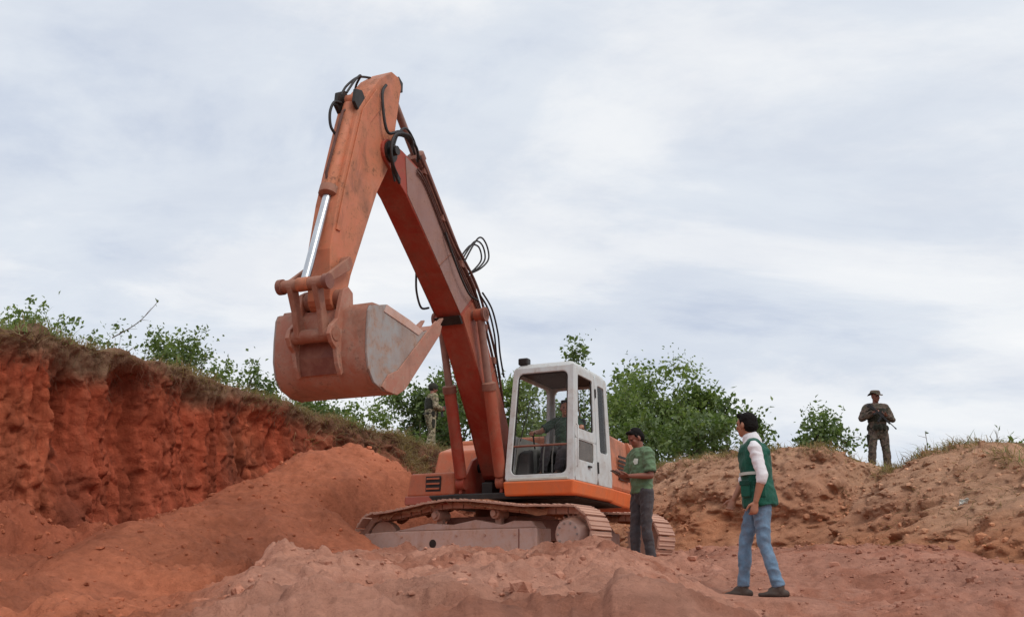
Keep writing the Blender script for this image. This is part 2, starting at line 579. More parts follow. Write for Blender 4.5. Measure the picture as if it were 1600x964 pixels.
M['jeans'] = fabric('washed_blue_denim', (0.135, 0.225, 0.33), 0.38, 0.15)
M['shoe_dark'] = simple('dusty_dark_leather', (0.07, 0.05, 0.04), 0.7, 0.5)
M['tshirt'] = fabric('faded_green_cotton', (0.120, 0.195, 0.110), 0.2)
M['tshirt_dark'] = fabric('dark_green_cotton', (0.040, 0.078, 0.055), 0.25)
M['trousers'] = fabric('charcoal_cotton', (0.055, 0.050, 0.055), 0.25, 0.06)
M['emblem'] = simple('white_print', (0.62, 0.70, 0.62), 0.8, 0.1)
M['camo'] = camo('woodland_camouflage', [(0.13, 0.095, 0.078), (0.085, 0.08, 0.055), (0.155, 0.115, 0.09), (0.055, 0.045, 0.038)])
M['camotan'] = camo('pale_camouflage', [(0.30, 0.25, 0.16), (0.14, 0.15, 0.08), (0.40, 0.34, 0.25), (0.09, 0.075, 0.05)])
M['webbing'] = fabric('dark_webbing', (0.028, 0.028, 0.02), 0.3)
M['gun'] = simple('gunmetal', (0.03, 0.03, 0.032), 0.45, 0.3, metal=0.3)
M['phone'] = simple('black_phone_glass', (0.012, 0.012, 0.014), 0.2, 0.1, bmp=0)
M['soil_ground'] = soil('trampled_red_soil', 1.0, 0.45)
M['soil_bank'] = soil('cut_red_earth', 1.2, 0.55)
M['clod'] = soil('loose_clod_soil', 0.5, 0.4)
M['leaf'] = leafmat('green_leaves', (0.060, 0.095, 0.035), (0.20, 0.26, 0.10))
M['leaf2'] = leafmat('yellow_green_leaves', (0.075, 0.12, 0.036), (0.26, 0.32, 0.11))
M['bark'] = simple('grey_brown_bark', (0.13, 0.095, 0.07), 0.9, 0.35, 8.0, bmp=0.6, bscale=30, bdist=0.02)
M['dry'] = leafmat('straw_grass', (0.13, 0.085, 0.05), (0.40, 0.29, 0.16))
M['root'] = simple('dry_root', (0.15, 0.075, 0.045), 0.95, 0.4, 9.0)
M['litter'] = simple('white_litter', (0.72, 0.74, 0.70), 0.6, 0.1)

# ================================================================== the cut bank round the pit
O = np.array([0.05, 15.8, 0.12])          # foot of the excavator, on its swing axis
A_TR, YAW = R(32), R(24)                  # heading of the tracks / of the upper body

edge_px = [(0, 512, 14.0), (60, 520, 14.5), (110, 538, 15.0), (200, 560, 16.3), (270, 578, 17.4), (330, 600, 18.5), (400, 618, 19.8),
           (445, 632, 20.6), (490, 652, 21.5), (545, 660, 22.2), (600, 678, 22.8), (690, 703, 24.0), (800, 715, 25.5), (930, 722, 25.0),
           (1030, 730, 23.0), (1100, 716, 20.5), (1150, 708, 19.5), (1200, 708, 18.8), (1290, 701, 18.2), (1345, 721, 18.1), (1390, 733, 17.7),
           (1440, 716, 17.0), (1500, 697, 15.8), (1545, 695, 15.2), (1600, 714, 14.4), (1700, 722, 13.2)]
E = [at(*p) for p in edge_px]
E = [np.array([-14.5, -4.0, 3.6]), np.array([-11.8, 4.0, 3.6]), np.array([-9.3, 10.0, 3.55])] + E + [np.array([9.6, 9.5, 1.8]), np.array([12.0, 4.0, 1.9]), np.array([14.0, -4.0, 1.9])]
E = np.array(E)


def catmull(P, n):
    out = []
    for i in range(len(P) - 1):
        p0, p1, p2, p3 = P[max(i - 1, 0)], P[i], P[i + 1], P[min(i + 2, len(P) - 1)]
        for k in range(n):
            t = k / n
            out.append(0.5 * ((2 * p1) + (-p0 + p2) * t + (2 * p0 - 5 * p1 + 4 * p2 - p3) * t * t + (-p0 + 3 * p1 - 3 * p2 + p3) * t ** 3))
    out.append(P[-1])
    return np.array(out)


fine = catmull(E, 40)
seglen = np.r_[0, np.cumsum(np.linalg.norm(np.diff(fine[:, :2], axis=0), axis=1))]
NS = 1700
# more columns where the photograph looks
wgt = np.where((np.abs(fine[:, 0]) < fine[:, 1] * 0.62 + 0.8) & (fine[:, 1] > 8), 1.0, 0.22)
acc = np.r_[0, np.cumsum(np.diff(seglen) * 0.5 * (wgt[1:] + wgt[:-1]))]
ss = np.interp(np.linspace(0, acc[-1], NS), acc, seglen)
EP = np.stack([np.interp(ss, seglen, fine[:, k]) for k in range(3)], 1)
tan = np.gradient(EP[:, :2], axis=0)
ker = np.hanning(81); ker /= ker.sum()
for k in range(2):
    tan[:, k] = np.convolve(np.pad(tan[:, k], 40, mode='edge'), ker, 'valid')
tan /= np.linalg.norm(tan, axis=1)[:, None]
NO = np.stack([-tan[:, 1], tan[:, 0]], 1)      # outward: the path runs left -> back -> right
rad = EP[:, :2] - np.array([0, 9.0]); rad /= np.linalg.norm(rad, axis=1)[:, None]
s_corner = seglen[np.argmin(np.linalg.norm(fine[:, :2] - at(480, 645, 21.3)[:2], axis=1))]
s_back = seglen[np.argmin(np.linalg.norm(fine[:, :2] - at(1030, 730, 23.0)[:2], axis=1))]
left = 1 - sstep(s_corner - 1.0, s_corner + 1.5, ss)       # tall red wall
right = sstep(s_back - 2.5, s_back + 1.0, ss)              # sloping brown bank

NF, NL, NP = 130, 26, 22
tf = np.linspace(0, 1, NF)
inset = 0.55 * left + 2.9 * right + 1.6 * (1 - left) * (1 - right)
foot_z = -0.5
V = np.zeros((NS, NF + NL + NP, 3))
C = np.zeros((NS, NF + NL + NP, 3))
# face, from foot (t=0) to edge (t=1)
T, SS = tf[None, :], ss[:, None]
H = (EP[:, 2] - foot_z)[:, None]
Z = foot_z + H * T
prof_l = 1 - T ** 1.0
prof_r = (1 - T ** 1.55)
off = inset[:, None] * (left[:, None] * prof_l + (1 - left[:, None]) * prof_r)
# overhanging turf at the top of the red wall, mounded crest on the right
off = off + left[:, None] * 0.14 * np.exp(-((1 - T) / 0.10) ** 2)
gul = fbm(SS * 1.15, Z * 0.28, 0.0, 5, 0.55, seed=3)
slot_n = vnoise(SS * 1.7 + 0.5 * vnoise(SS * 0.7, Z * 0.8, seed=9), Z * 0.42 + 0.2, 1.5, seed=11)
slots = sstep(0.22, 0.62, slot_n) * sstep(0.05, 0.25, T) * (1 - sstep(0.90, 0.99, T))
slot2 = sstep(0.15, 0.55, vnoise(SS * 3.4 + 0.4 * vnoise(SS * 2, Z * 2, seed=4), Z * 0.35, 4.2, seed=21)) * (1 - sstep(0.88, 0.97, T))
pos = np.stack(np.broadcast_arrays(SS, Z), -1)
lump = fbm(SS * 2.6, Z * 2.6, 2.0, 6, 0.55, seed=5)
lump_big = fbm(SS * 0.9, Z * 1.1, 7.0, 4, 0.5, seed=6)
fine_n = fbm(SS * 9, Z * 9, 1.0, 3, 0.6, seed=8)
slot3 = sstep(0.1, 0.5, vnoise(SS * 8.0 + 0.6 * vnoise(SS * 3, Z * 1.5, seed=14), Z * 0.38, 6.2, seed=23)) * (1 - sstep(0.80, 0.95, T))
d_left = 0.24 * gul - 0.24 * slots - 0.17 * slot2 - 0.11 * slot3 + 0.12 * lump + 0.08 * fine_n
ridge_r = 1 - np.abs(fbm(SS * 1.6, Z * 0.5 + 3, 2.0, 4, 0.5, seed=14)) * 2
cave = sstep(0.3, 0.6, fbm(SS * 1.1, Z * 1.3, 9.0, 3, 0.5, seed=15))
d_right = 0.34 * lump_big + 0.34 * lump + 0.10 * fbm(SS * 5.5, Z * 5.5, 3.0, 3, 0.6, seed=77) + 0.16 * ridge_r * (1 - T) - 0.35 * cave * (1 - sstep(0.75, 0.95, T)) + 0.05 * fine_n
d_back = 0.3 * gul + 0.34 * lump + 0.12 * fine_n - 0.2 * slot2
lw, rw = left[:, None], right[:, None]
cl1 = clumps(SS * 3.0, Z * 3.0, 201); cl2 = clumps(SS * 7.0, Z * 7.0, 202)
d_left = d_left + 0.04 * cl1 + 0.045 * cl2
d_right = d_right + 0.16 * cl1 + 0.09 * cl2
d_back = d_back + 0.14 * cl1 + 0.08 * cl2
disp = d_left * lw + d_right * rw + d_back * (1 - lw) * (1 - rw)
off = off + disp
V[:, :NF, 0] = EP[:, None, 0] - NO[:, None, 0] * off
V[:, :NF, 1] = EP[:, None, 1] - NO[:, None, 1] * off
V[:, :NF, 2] = Z + 0.10 * fbm(SS * 3.0, Z * 3.0, 12.0, 4, 0.5, seed=25)
# crest and the land behind
out_d = np.r_[np.linspace(0.05, 2.4, NL), np.geomspace(2.8, 900, NP)]
e_noise = 0.16 * fbm(ss * 1.3, ss * 0, 0, 5, 0.6, seed=31) + (0.07 + 0.06 * right) * fbm(ss * 5, ss * 0, 3, 4, 0.6, seed=32)
for gp, gh, gw in (((58, 516, 14.5), 0.20, 0.16), ((112, 534, 15.0), 0.16, 0.22), ((1290, 701, 18.2), 0.08, 0.6), ((1520, 696, 15.5), 0.10, 0.5)):
    gq = at(*gp); e_noise = e_noise + gh * np.exp(-(np.hypot(EP[:, 0] - gq[0], EP[:, 1] - gq[1]) / gw) ** 2)
mound_r = 0.10 * fbm(ss * 0.8, ss * 0, 5, 4, 0.5, seed=33)
for j, d in enumerate(out_d):
    w = min(1.0, d / 6.0)
    dirn = NO * (1 - w) + rad * w
    dirn = dirn / np.linalg.norm(dirn, axis=1)[:, None]
    xy = EP[:, :2] + dirn * d - NO * (disp[:, -1] * math.exp(-d / 0.5))[:, None] - NO * (left * 0.14 * math.exp(-d / 0.4))[:, None]
    crest = (e_noise * (0.6 + 0.4 * left) + mound_r * right) * math.exp(-((d - 0.35) / 1.2) ** 2)
    zz = EP[:, 2] + crest + 0.10 * fbm(xy[:, 0] * 1.5, xy[:, 1] * 1.5, 0, 4, 0.55, seed=40) * sstep(0, 0.5, d)
    zz = zz + 0.10 * right * sstep(0.8, 2.4, d)
    if d > 5: zz = zz + fbm(xy[:, 0] * 0.05, xy[:, 1] * 0.05, 0, 3, 0.5, seed=41) * min(1, (d - 5) / 20) * 0.5
    V[:, NF + j, 0] = xy[:, 0]; V[:, NF + j, 1] = xy[:, 1]; V[:, NF + j, 2] = zz
V[:, NF - 1, 2] += 0.5 * e_noise
V[:, NF - 4:NF, 2] += 0.3 * (V[:, NF, 2] - V[:, NF - 1, 2])[:, None]

# soil layers
topdark = np.array([0.28, 0.18, 0.12]); red = np.array([0.41, 0.098, 0.052]); redlow = np.array([0.44, 0.120, 0.068])
ochre = np.array([0.62, 0.275, 0.14]); brown = np.array([0.47, 0.255, 0.168]); dust = np.array([0.55, 0.335, 0.225]); dry = np.array([0.21, 0.145, 0.085])
ZZ = V[:, :, 2]
depth = (EP[:, 2] + 0.05)[:, None] - ZZ
wob = 0.22 * fbm(SS * 1.0, ZZ * 0.6, 0, 4, 0.6, seed=50)
lay = sstep(0.18, 0.62, depth + 1.5 * wob)[..., None]
streak = fbm(SS * 3.2, ZZ * 0.25, 2, 4, 0.6, seed=53)[..., None]
cl = topdark * (1 - lay) + lay * (red + (redlow - red) * sstep(1.2, 2.8, depth)[..., None])
cl = cl + (ochre * 0.75 - cl) * (0.22 * sstep(0.1, 0.5, fbm(SS * 0.7, ZZ * 0.5, 4, 3, 0.5, seed=51))[..., None] * lay)
streak2 = fbm(SS * 9.0, ZZ * 0.35, 2, 4, 0.6, seed=54)[..., None]
cl = cl * (1 + (0.6 * streak + 0.55 * streak2) * lay)
blot = sstep(0.0, 0.45, fbm(SS * 1.4, ZZ * 0.9, 8, 5, 0.6, seed=57))[..., None] * lay
cl = cl + (np.array([0.19, 0.068, 0.045]) - cl) * 0.6 * blot
pl_s = sstep(0.25, 0.6, streak2) * lay
cl = cl + (np.array([0.36, 0.125, 0.075]) - cl) * 0.45 * pl_s
lay2 = sstep(0.5, 1.3, depth + 2.2 * wob)[..., None]
cr = dust * (1 - lay2) + lay2 * (ochre * 0.55 + brown * 0.45)
mixn = sstep(-0.15, 0.35, fbm(SS * 0.9, ZZ * 1.2, 6, 4, 0.55, seed=52))[..., None]
cr = cr * (1 - 0.55 * mixn) + brown * (0.55 * mixn)
cb = 0.55 * brown * (1 - lay) + lay * (0.35 * red + 0.38 * brown)
lw3, rw3 = left[:, None, None], right[:, None, None]
C = cl * lw3 + cr * rw3 + cb * (1 - lw3) * (1 - rw3)
back = np.zeros(NF + NL + NP); back[NF + 6:] = 1
C = C * (1 - back[None, :, None]) + dry * back[None, :, None]
me = np_mesh('cut_bank', V.reshape(-1, 3), grid_faces(NS, NF + NL + NP))
set_col(me, 'soil', C.reshape(-1, 3))
bank = link_mesh('cut_bank', me, M['soil_bank'])
tag(bank, 'steep earth bank round the pit, red on the left and brown on the right', 'bank', kind='structure')
BANK = V


def plateau_z(x, y):
    k = np.argmin((EP[:, 0] - x) ** 2 + (EP[:, 1] - y) ** 2)
    d = math.hypot(EP[k, 0] - x, EP[k, 1] - y)
    j = int(np.argmin(np.abs(out_d - d)))
    return float(V[k, NF + j, 2])


# ================================================================== pit floor, spoil heap and foreground mound
heap_px = [(540, 697, 18.6), (505, 708, 18.0), (475, 724, 17.3), (400, 757, 16.0), (300, 790, 14.6), (230, 815, 13.6), (150, 850, 12.4), (60, 900, 11.0), (-60, 945, 9.5)]
HP = np.array([at(*p) for p in heap_px])
crest_px = np.array([at(*p) for p in [(300, 985, 11.0), (400, 930, 12.6), (440, 893, 14.0), (500, 869, 14.4), (600, 859, 14.0), (700, 866, 13.5), (800, 869, 13.0), (880, 862, 12.6), (930, 850, 12.4),
                                      (1000, 866, 12.2), (1060, 882, 12.2), (1150, 893, 12.4), (1300, 896, 12.5), (1600, 899, 12.5)]])
cm = np.stack([np.zeros(1)])
feet = [at(1160, 926, 9.75), at(1222, 932, 9.65), at(1007, 878, 12.75)]


def bank_dist(x, y):
    """distance to the foot of the bank, coarse"""
    sub = EP[::12, :2] - NO[::12] * inset[::12, None]
    d = np.full(x.shape, 1e9); k = np.zeros(x.shape, int)
    for i in range(len(sub)):
        q = (x - sub[i, 0]) ** 2 + (y - sub[i, 1]) ** 2
        m = q < d
        d[m] = q[m]; k[m] = i
    return np.sqrt(d), left[::12][k], right[::12][k]


def ground_h(x, y):
    x = np.asarray(x, float); y = np.asarray(y, float)
    yc = np.interp(x, crest_px[:, 0], crest_px[:, 1])
    zc = np.interp(x, crest_px[:, 0], crest_px[:, 2])
    near = -0.95 + (0.77 - 0.17 * sstep(0.3, 1.4, x)) * sstep(0.5, 4.4, y)
    z = near + (zc - near) * np.where(y > 4.0, np.clip((y - 4.0) / (yc - 4.0), 0, 1) ** (2.0 + 1.4 * sstep(0.8, 2.0, x)), 0) * (y > 4.0)
    z = np.where(y > yc, zc + (0.10 - zc) * sstep(0.0, 0.75, y - yc), z)
    soft = fbm(x * 0.55, y * 0.55, 0, 3, 0.5, seed=60)
    lum = fbm(x * 1.5 + 0.5 * soft, y * 1.5, 0.3, 6, 0.55, seed=61)
    rid = 1 - 2 * np.abs(fbm(x * 0.9 + 0.3 * lum, y * 0.6, 1.3, 4, 0.5, seed=62))
    # the machine stands on flattened ground
    rx, ry = x - O[0], y - O[1]
    a_, n_ = rx * math.cos(A_TR) - ry * math.sin(A_TR), rx * math.sin(A_TR) + ry * math.cos(A_TR)
    mach = (1 - sstep(2.0, 2.7, np.abs(a_))) * (1 - sstep(1.45, 1.95, np.abs(n_)))
    amp = 1 - 0.9 * mach
    fl = np.zeros(x.shape)
    for f in feet:
        fl = np.maximum(fl, 1 - sstep(0.12, 0.5, np.hypot(x - f[0], y - f[1])))
    gcl = 0.055 * clumps(x * 3.2, y * 3.2, 203) + 0.04 * clumps(x * 8.0, y * 8.0, 204)
    gcl = gcl * (0.35 + sstep(-0.2, 0.35, fbm(x * 0.8, y * 0.8, 3.3, 3, 0.5, seed=68)))
    lumpy = (1.3 * gcl + 0.17 * soft + 0.20 * lum + 0.09 * rid + 0.05 * fbm(x * 5, y * 5, 2, 4, 0.6, seed=63)) * sstep(1.5, 4.5, y)
    rgt = sstep(1.2, 3.2, x)
    lft = sstep(-0.35, 0.35, np.interp(y, [4.0, 6.0, 8.0, 10.0, 11.5, 12.9, 14.0, 15.0], [-1.3, -1.7, -2.25, -2.75, -2.95, -2.9, -2.0, -1.9]) + 0.25 * lum - x)
    z = z - 0.16 * lft * sstep(3.5, 5.0, y) * (1 - sstep(13.0, 14.0, y))
    z = z + lumpy * amp * (1 - 0.92 * fl) * (1 - 0.45 * rgt)
    z = z - 0.16 * np.exp(-(((x - 2.1) / 1.3) ** 2 + ((y - 8.2) / 1.5) ** 2))
    for f in feet[:2]:
        w_ = 1 - sstep(0.15, 0.7, np.hypot(x - f[0], y - f[1])); z = z * (1 - w_) + f[2] * w_
    # gouges dug into the foreground mound
    gou = sstep(0.25, 0.55, fbm(x * 1.0, y * 0.45, 5.0, 4, 0.55, seed=64)) * sstep(5, 6.5, y) * (1 - sstep(yc - 1.2, yc - 0.3, y)) * (1 - 0.7 * rgt)
    z = z - 0.14 * gou
    # the ground sinks to the wall foot, talus of fallen red clods lies there
    bd, lf, rt = bank_dist(x, y)
    z = z + (1 - sstep(0.0, 2.2, bd)) * (0.75 * lf * (0.8 + 0.5 * lum) + 0.25 * rt) * (1 - mach)
    # spoil heap: a ridge that falls towards the left foreground
    best = np.full(x.shape, -9.0)
    for i in range(len(HP) - 1):
        a, b = HP[i], HP[i + 1]
        ab = b[:2] - a[:2]
        t = np.clip(((x - a[0]) * ab[0] + (y - a[1]) * ab[1]) / (ab @ ab), 0, 1)
        dx, dy = x - (a[0] + ab[0] * t), y - (a[1] + ab[1] * t)
        d = np.hypot(dx, dy)
        side = (ab[0] * dy - ab[1] * dx)      # >0 : towards the machine and the camera
        slope = np.where(side > 0, 0.52, 0.66)
        slope = np.where((i == 0) & (t <= 0), 0.66, slope)
        h = a[2] + (b[2] - a[2]) * t - slope * (np.sqrt(d * d + 0.16) - 0.4)
        best = np.maximum(best, h)
    hn = best + 1.0 * gcl + 0.10 * soft + 0.12 * fbm(x * 1.1, y * 1.1, 4, 5, 0.55, seed=65) + 0.045 * fbm(x * 5, y * 5, 4, 5, 0.6, seed=66)
    k = 0.12
    d = np.clip((hn - z) / k, -30, 30)
    zz = z + k * np.log1p(np.exp(d)) - k * math.log(2) * np.exp(-np.abs(d))
    heapm = sstep(-0.05, 0.12, hn - z) * (1 - mach * 0.0)
    zz = np.where(mach > 0, zz * (1 - mach * 0.85) + mach * 0.85 * np.minimum(zz, 0.16), zz)
    heapm = np.maximum(heapm, lft * sstep(3.0, 4.5, y) * (1 - sstep(14.5, 16, y)))
    return zz, heapm, bd, lf, rt, gou, rgt, lum


ang = np.r_[np.linspace(-180, -40, 60, endpoint=False), np.linspace(-40, 40, 820, endpoint=False), np.linspace(40, 180, 60)]
rr_ = np.r_[np.geomspace(0.3, 3.9, 24, endpoint=False), np.linspace(3.9, 13.0, 300, endpoint=False), np.linspace(13.0, 30, 260, endpoint=False), np.geomspace(30, 900, 24)]
AA, RR_ = np.meshgrid(np.radians(ang), rr_, indexing='ij')
X, Y = np.sin(AA) * RR_, np.cos(AA) * RR_
ZG, hm, bd, lf, rt, gou, rgt, lum = ground_h(X, Y)
pale = np.array([0.61, 0.320, 0.235]); heapc = np.array([0.57, 0.205, 0.115]); rg = np.array([0.52, 0.265, 0.195]); talus = np.array([0.44, 0.140, 0.080])
CG = pale + (rg - pale) * rgt[..., None]
CG = CG + (np.array([0.40, 0.155, 0.098]) - CG) * (0.8 * gou[..., None])
CG = CG + (np.array([0.44, 0.185, 0.122]) - CG) * (0.75 * sstep(0.0, 0.35, fbm(X * 1.3, Y * 0.8, 2, 5, 0.6, seed=71))[..., None])
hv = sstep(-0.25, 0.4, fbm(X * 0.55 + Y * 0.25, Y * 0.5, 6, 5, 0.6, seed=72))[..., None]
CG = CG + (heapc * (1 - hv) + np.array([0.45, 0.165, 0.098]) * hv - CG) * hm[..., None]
tl = ((1 - sstep(0.2, 2.6, bd)) * lf)[..., None]
CG = CG + (talus - CG) * tl
n_c = sstep(-0.2, 0.5, fbm(X * 0.8, Y * 0.8, 8, 4, 0.6, seed=70))[..., None]
CG = CG * (1 - 0.22 * n_c)
me = np_mesh('ground', np.stack([X, Y, ZG], -1).reshape(-1, 3), grid_faces(*X.shape)[:, ::-1])
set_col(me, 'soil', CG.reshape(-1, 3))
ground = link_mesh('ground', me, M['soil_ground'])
tag(ground, 'churned red soil of the pit floor with a long spoil heap', 'ground', kind='structure')


def gz(x, y):
    return float(ground_h(np.array([x]), np.array([y]))[0][0])

# ================================================================== the excavator
EX = tag(empty('excavator', O), 'worn orange crawler excavator with a dusty white cab, bucket raised', 'excavator')
fU = np.array([-math.sin(YAW), -math.cos(YAW), 0]); lU = np.array([math.cos(YAW), -math.sin(YAW), 0]); zU = np.array([0, 0, 1.0])
dT = np.array([math.cos(A_TR), -math.sin(A_TR), 0]); nT = np.array([math.sin(A_TR), math.cos(A_TR), 0])


def TU(p): return fU * p[0] + lU * p[1] + zU * p[2]      # upper body: forward, operator's left, up
def TT(p): return dT * p[0] + nT * p[1] + zU * p[2]      # tracks: along, away from the camera, up
def ub(): return MB(TU)
def tb(): return MB(TT)


# ---------------------------------------------------------------- undercarriage
belt = [(-1.66 + 0.37 * math.cos(R(a)), 0.42 + 0.37 * math.sin(R(a))) for a in range(110, 271, 10)]
belt += [(s, 0.05) for s in np.linspace(-1.4, 1.4, 12)]
belt += [(1.66 + 0.37 * math.cos(R(a)), 0.42 + 0.37 * math.sin(R(a))) for a in range(-90, 81, 10)]
belt += [(1.40, 0.795), (0.95, 0.81), (0.5, 0.865), (0.05, 0.915), (-0.35, 0.93), (-0.75, 0.895), (-1.1, 0.84), (-1.4, 0.80)]
belt = np.array(belt)
bl = np.r_[belt, belt[:1]]
bs = np.r_[0, np.cumsum(np.linalg.norm(np.diff(bl, axis=0), axis=1))]
NSHOE = 46
sp_ = np.linspace(0, bs[-1], NSHOE, endpoint=False)
spts = np.stack([np.interp(sp_, bs, bl[:, k]) for k in range(2)], 1)
stan = np.stack([np.interp((sp_ + 0.03) % bs[-1], bs, bl[:, k]) - np.interp((sp_ - 0.03) % bs[-1], bs, bl[:, k]) for k in range(2)], 1)
stan /= np.linalg.norm(stan, axis=1)[:, None]
pitch = bs[-1] / NSHOE
q = MB()
h = pitch * 0.47
q.prism([(-h, 0.0), (h * 0.98, 0.0), (h * 0.98, 0.022), (h * 0.55, 0.026), (h * 0.45, 0.038), (h * 0.32, 0.038), (h * 0.22, 0.026), (-h * 0.25, 0.026), (-h * 0.35, 0.038),
         (-h * 0.48, 0.038), (-h * 0.58, 0.026), (-h, 0.03)], -0.30, 0.30)
shoe_me = q.mesh('track_shoe'); shoe_me.materials.append(M['shoe'])
random.seed(5)
for noff in (-1.1, 1.1):
    b = tb()
    for i in range(NSHOE):                       # chain of links inside the shoes
        p, t = spts[i], stan[i]
        n = np.array([t[1], -t[0]])
        for w in (-0.09, 0.09):
            a0, a1 = p - t * h * 0.95 - n * 0.005, p + t * h * 0.95 - n * 0.005
            b0, b1 = a0 - n * 0.085, a1 - n * 0.085
            x0, x1 = noff + w - 0.022, noff + w + 0.022
            b.hexa([(b0[0], x0, b0[1]), (b1[0], x0, b1[1]), (b1[0], x1, b1[1]), (b0[0], x1, b0[1]), (a0[0], x0, a0[1]), (a1[0], x0, a1[1]), (a1[0], x1, a1[1]), (a0[0], x1, a0[1])])
    track = b.build('track', M['shoe'], EX)
    for i in range(NSHOE):
        p, t = spts[i], stan[i]
        n = np.array([t[1], -t[0]])              # outward (the belt runs anticlockwise)
        o = bpy.data.objects.new('track_shoe', shoe_me); COL.objects.link(o); o.parent = track
        jit = random.uniform(-0.02, 0.02)
        t3 = dT * t[0] + zU * t[1]; n3 = dT * n[0] + zU * n[1]
        t3, n3 = t3 * math.cos(jit) + n3 * math.sin(jit), n3 * math.cos(jit) - t3 * math.sin(jit)
        y3 = np.cross(n3, t3)
        c = TT((p[0], noff, p[1])) + nT * random.uniform(-0.006, 0.006)
        m = Matrix(((t3[0], y3[0], n3[0], c[0]), (t3[1], y3[1], n3[1], c[1]), (t3[2], y3[2], n3[2], c[2]), (0, 0, 0, 1)))
        o.matrix_local = m
    # side frame
    sg = -1 if noff < 0 else 1
    b = tb()
    b.prism([(-1.60, 0.14), (1.16, 0.14), (1.16, 0.52), (-1.50, 0.52), (-1.93, 0.50), (-1.90, 0.40)], noff - 0.20, noff + 0.20)
    frame = b.build('track_frame', M['trackframe'], EX, bevel=0.015)
    b = tb()
    fo = noff + sg * 0.20
    b.prism([(-1.56, 0.10), (1.18, 0.10), (1.18, 0.15), (-1.60, 0.15)], min(fo, fo + sg * 0.05), max(fo, fo + sg * 0.05))
    b.build('step_rail', M['steel'], frame, bevel=0.006)
    b = tb()
    b.prism([(-1.45, 0.521), (1.12, 0.521), (1.05, 0.62), (0.75, 0.63), (0.55, 0.58), (0.1, 0.66), (-0.3, 0.60), (-0.75, 0.63), (-1.1, 0.57)], noff - 0.15, noff + 0.15)
    b.build('top_cover', M['trackframe'], frame, bevel=0.02)
    b = tb()
    yf = noff + sg * 0.197
    b.tube([(-0.62, yf, 0.33), (-0.62, yf + sg * 0.008, 0.33)], 0.062, 20)
    b.build('frame_hole', M['dark'], frame)
    for s0 in (-0.62, 0.42):
        b = tb(); b.tube([(s0, noff - 0.14, 0.74), (s0, noff + 0.14, 0.74)], 0.075, 16); b.tube([(s0, noff + sg * 0.10, 0.74), (s0, noff + sg * 0.19, 0.74)], 0.045, 12)
        b.box(s0 - 0.05, s0 + 0.05, noff - 0.04, noff + 0.04, 0.52, 0.74)
        b.build('carrier_roller', M['shoe'], frame, smooth=40)
    for s0 in np.linspace(-1.25, 1.15, 7):
        b = tb(); b.tube([(s0, noff - 0.17, 0.185), (s0, noff + 0.17, 0.185)], 0.075, 14)
        b.build('track_roller', M['shoe'], frame, smooth=40)
    # front idler and drive sprocket
    b = tb(); b.tube([(-1.66, noff - 0.07, 0.42), (-1.66, noff + 0.07, 0.42)], 0.27, 28); b.tube([(-1.66, noff - 0.17, 0.42), (-1.66, noff + 0.17, 0.42)], 0.09, 16)
    b.build('idler', M['shoe'], EX, smooth=40, bevel=0.008)
    b = tb()
    gear = []
    for k in range(23):
        a = 2 * PI * k / 23
        for da, r in ((-0.06, 0.255), (-0.03, 0.30), (0.03, 0.30), (0.06, 0.255)):
            gear.append((1.66 + r * math.cos(a + da), 0.42 + r * math.sin(a + da)))
    b.prism(gear, noff - 0.035, noff + 0.035)
    spr = b.build('sprocket', M['shoe'], EX)
    b = tb()
    b.tube([(1.66, noff, 0.42), (1.66, noff + sg * 0.10, 0.42), (1.66, noff + sg * 0.19, 0.42), (1.66, noff + sg * 0.235, 0.42)], [0.235, 0.235, 0.215, 0.185], 30)
    b.build('hub_cover', M['trackframe'], spr, smooth=30, bevel=0.01)
    for k in range(10):
        a = 2 * PI * k / 10
        b = tb(); cx, cz = 1.66 + 0.15 * math.cos(a), 0.42 + 0.15 * math.sin(a)
        b.tube([(cx, noff + sg * 0.23, cz), (cx, noff + sg * 0.25, cz)], 0.016, 6)
        b.build('bolt', M['steel'], spr)
    for s0, z0 in ((-1.2, 0.44), (-0.2, 0.44), (0.3, 0.44), (0.8, 0.44), (1.0, 0.22), (0.3, 0.22), (-1.2, 0.22)):
        b = tb(); b.tube([(s0, fo, z0), (s0, fo + sg * 0.018, z0)], 0.020, 6); b.build('bolt', M['shoe'], frame)
    b = tb(); b.box(0.86, 0.875, min(fo, fo + sg * 0.006), max(fo, fo + sg * 0.006), 0.16, 0.51); b.build('weld_seam', M['maroon'], frame)
    # earth lying on the top run
    ns_, nn_ = 90, 20
    sv, nv = np.meshgrid(np.linspace(-1.65, 1.35, ns_), np.linspace(-0.27, 0.27, nn_), indexing='ij')
    zt = np.interp(sv, belt[::-1][:9, 0][np.argsort(belt[::-1][:9, 0])], belt[::-1][:9, 1][np.argsort(belt[::-1][:9, 0])])
    dens = 0.055 * (1 - sstep(-0.4, 0.9, sv)) + 0.022
    hh = zt + 0.035 + dens * (fbm(sv * 5, nv * 5 + noff, 0, 5, 0.6, seed=80) * 1.6 + 0.25) - 0.10 * sstep(0.18, 0.27, np.abs(nv)) - 0.06 * sstep(1.1, 1.35, np.abs(sv + 0.15))
    P3 = TT((sv.ravel()[:, None], nv.ravel()[:, None] + noff, hh.ravel()[:, None])) if False else (dT[None] * sv.reshape(-1, 1) + nT[None] * (nv.reshape(-1, 1) + noff) + zU[None] * hh.reshape(-1, 1))
    me = np_mesh('caked_earth', P3, grid_faces(ns_, nn_))
    set_col(me, 'soil', np.tile(np.array([[0.37, 0.16, 0.09]]), (len(P3), 1)))
    o = link_mesh('caked_earth', me, M['clod'], EX)

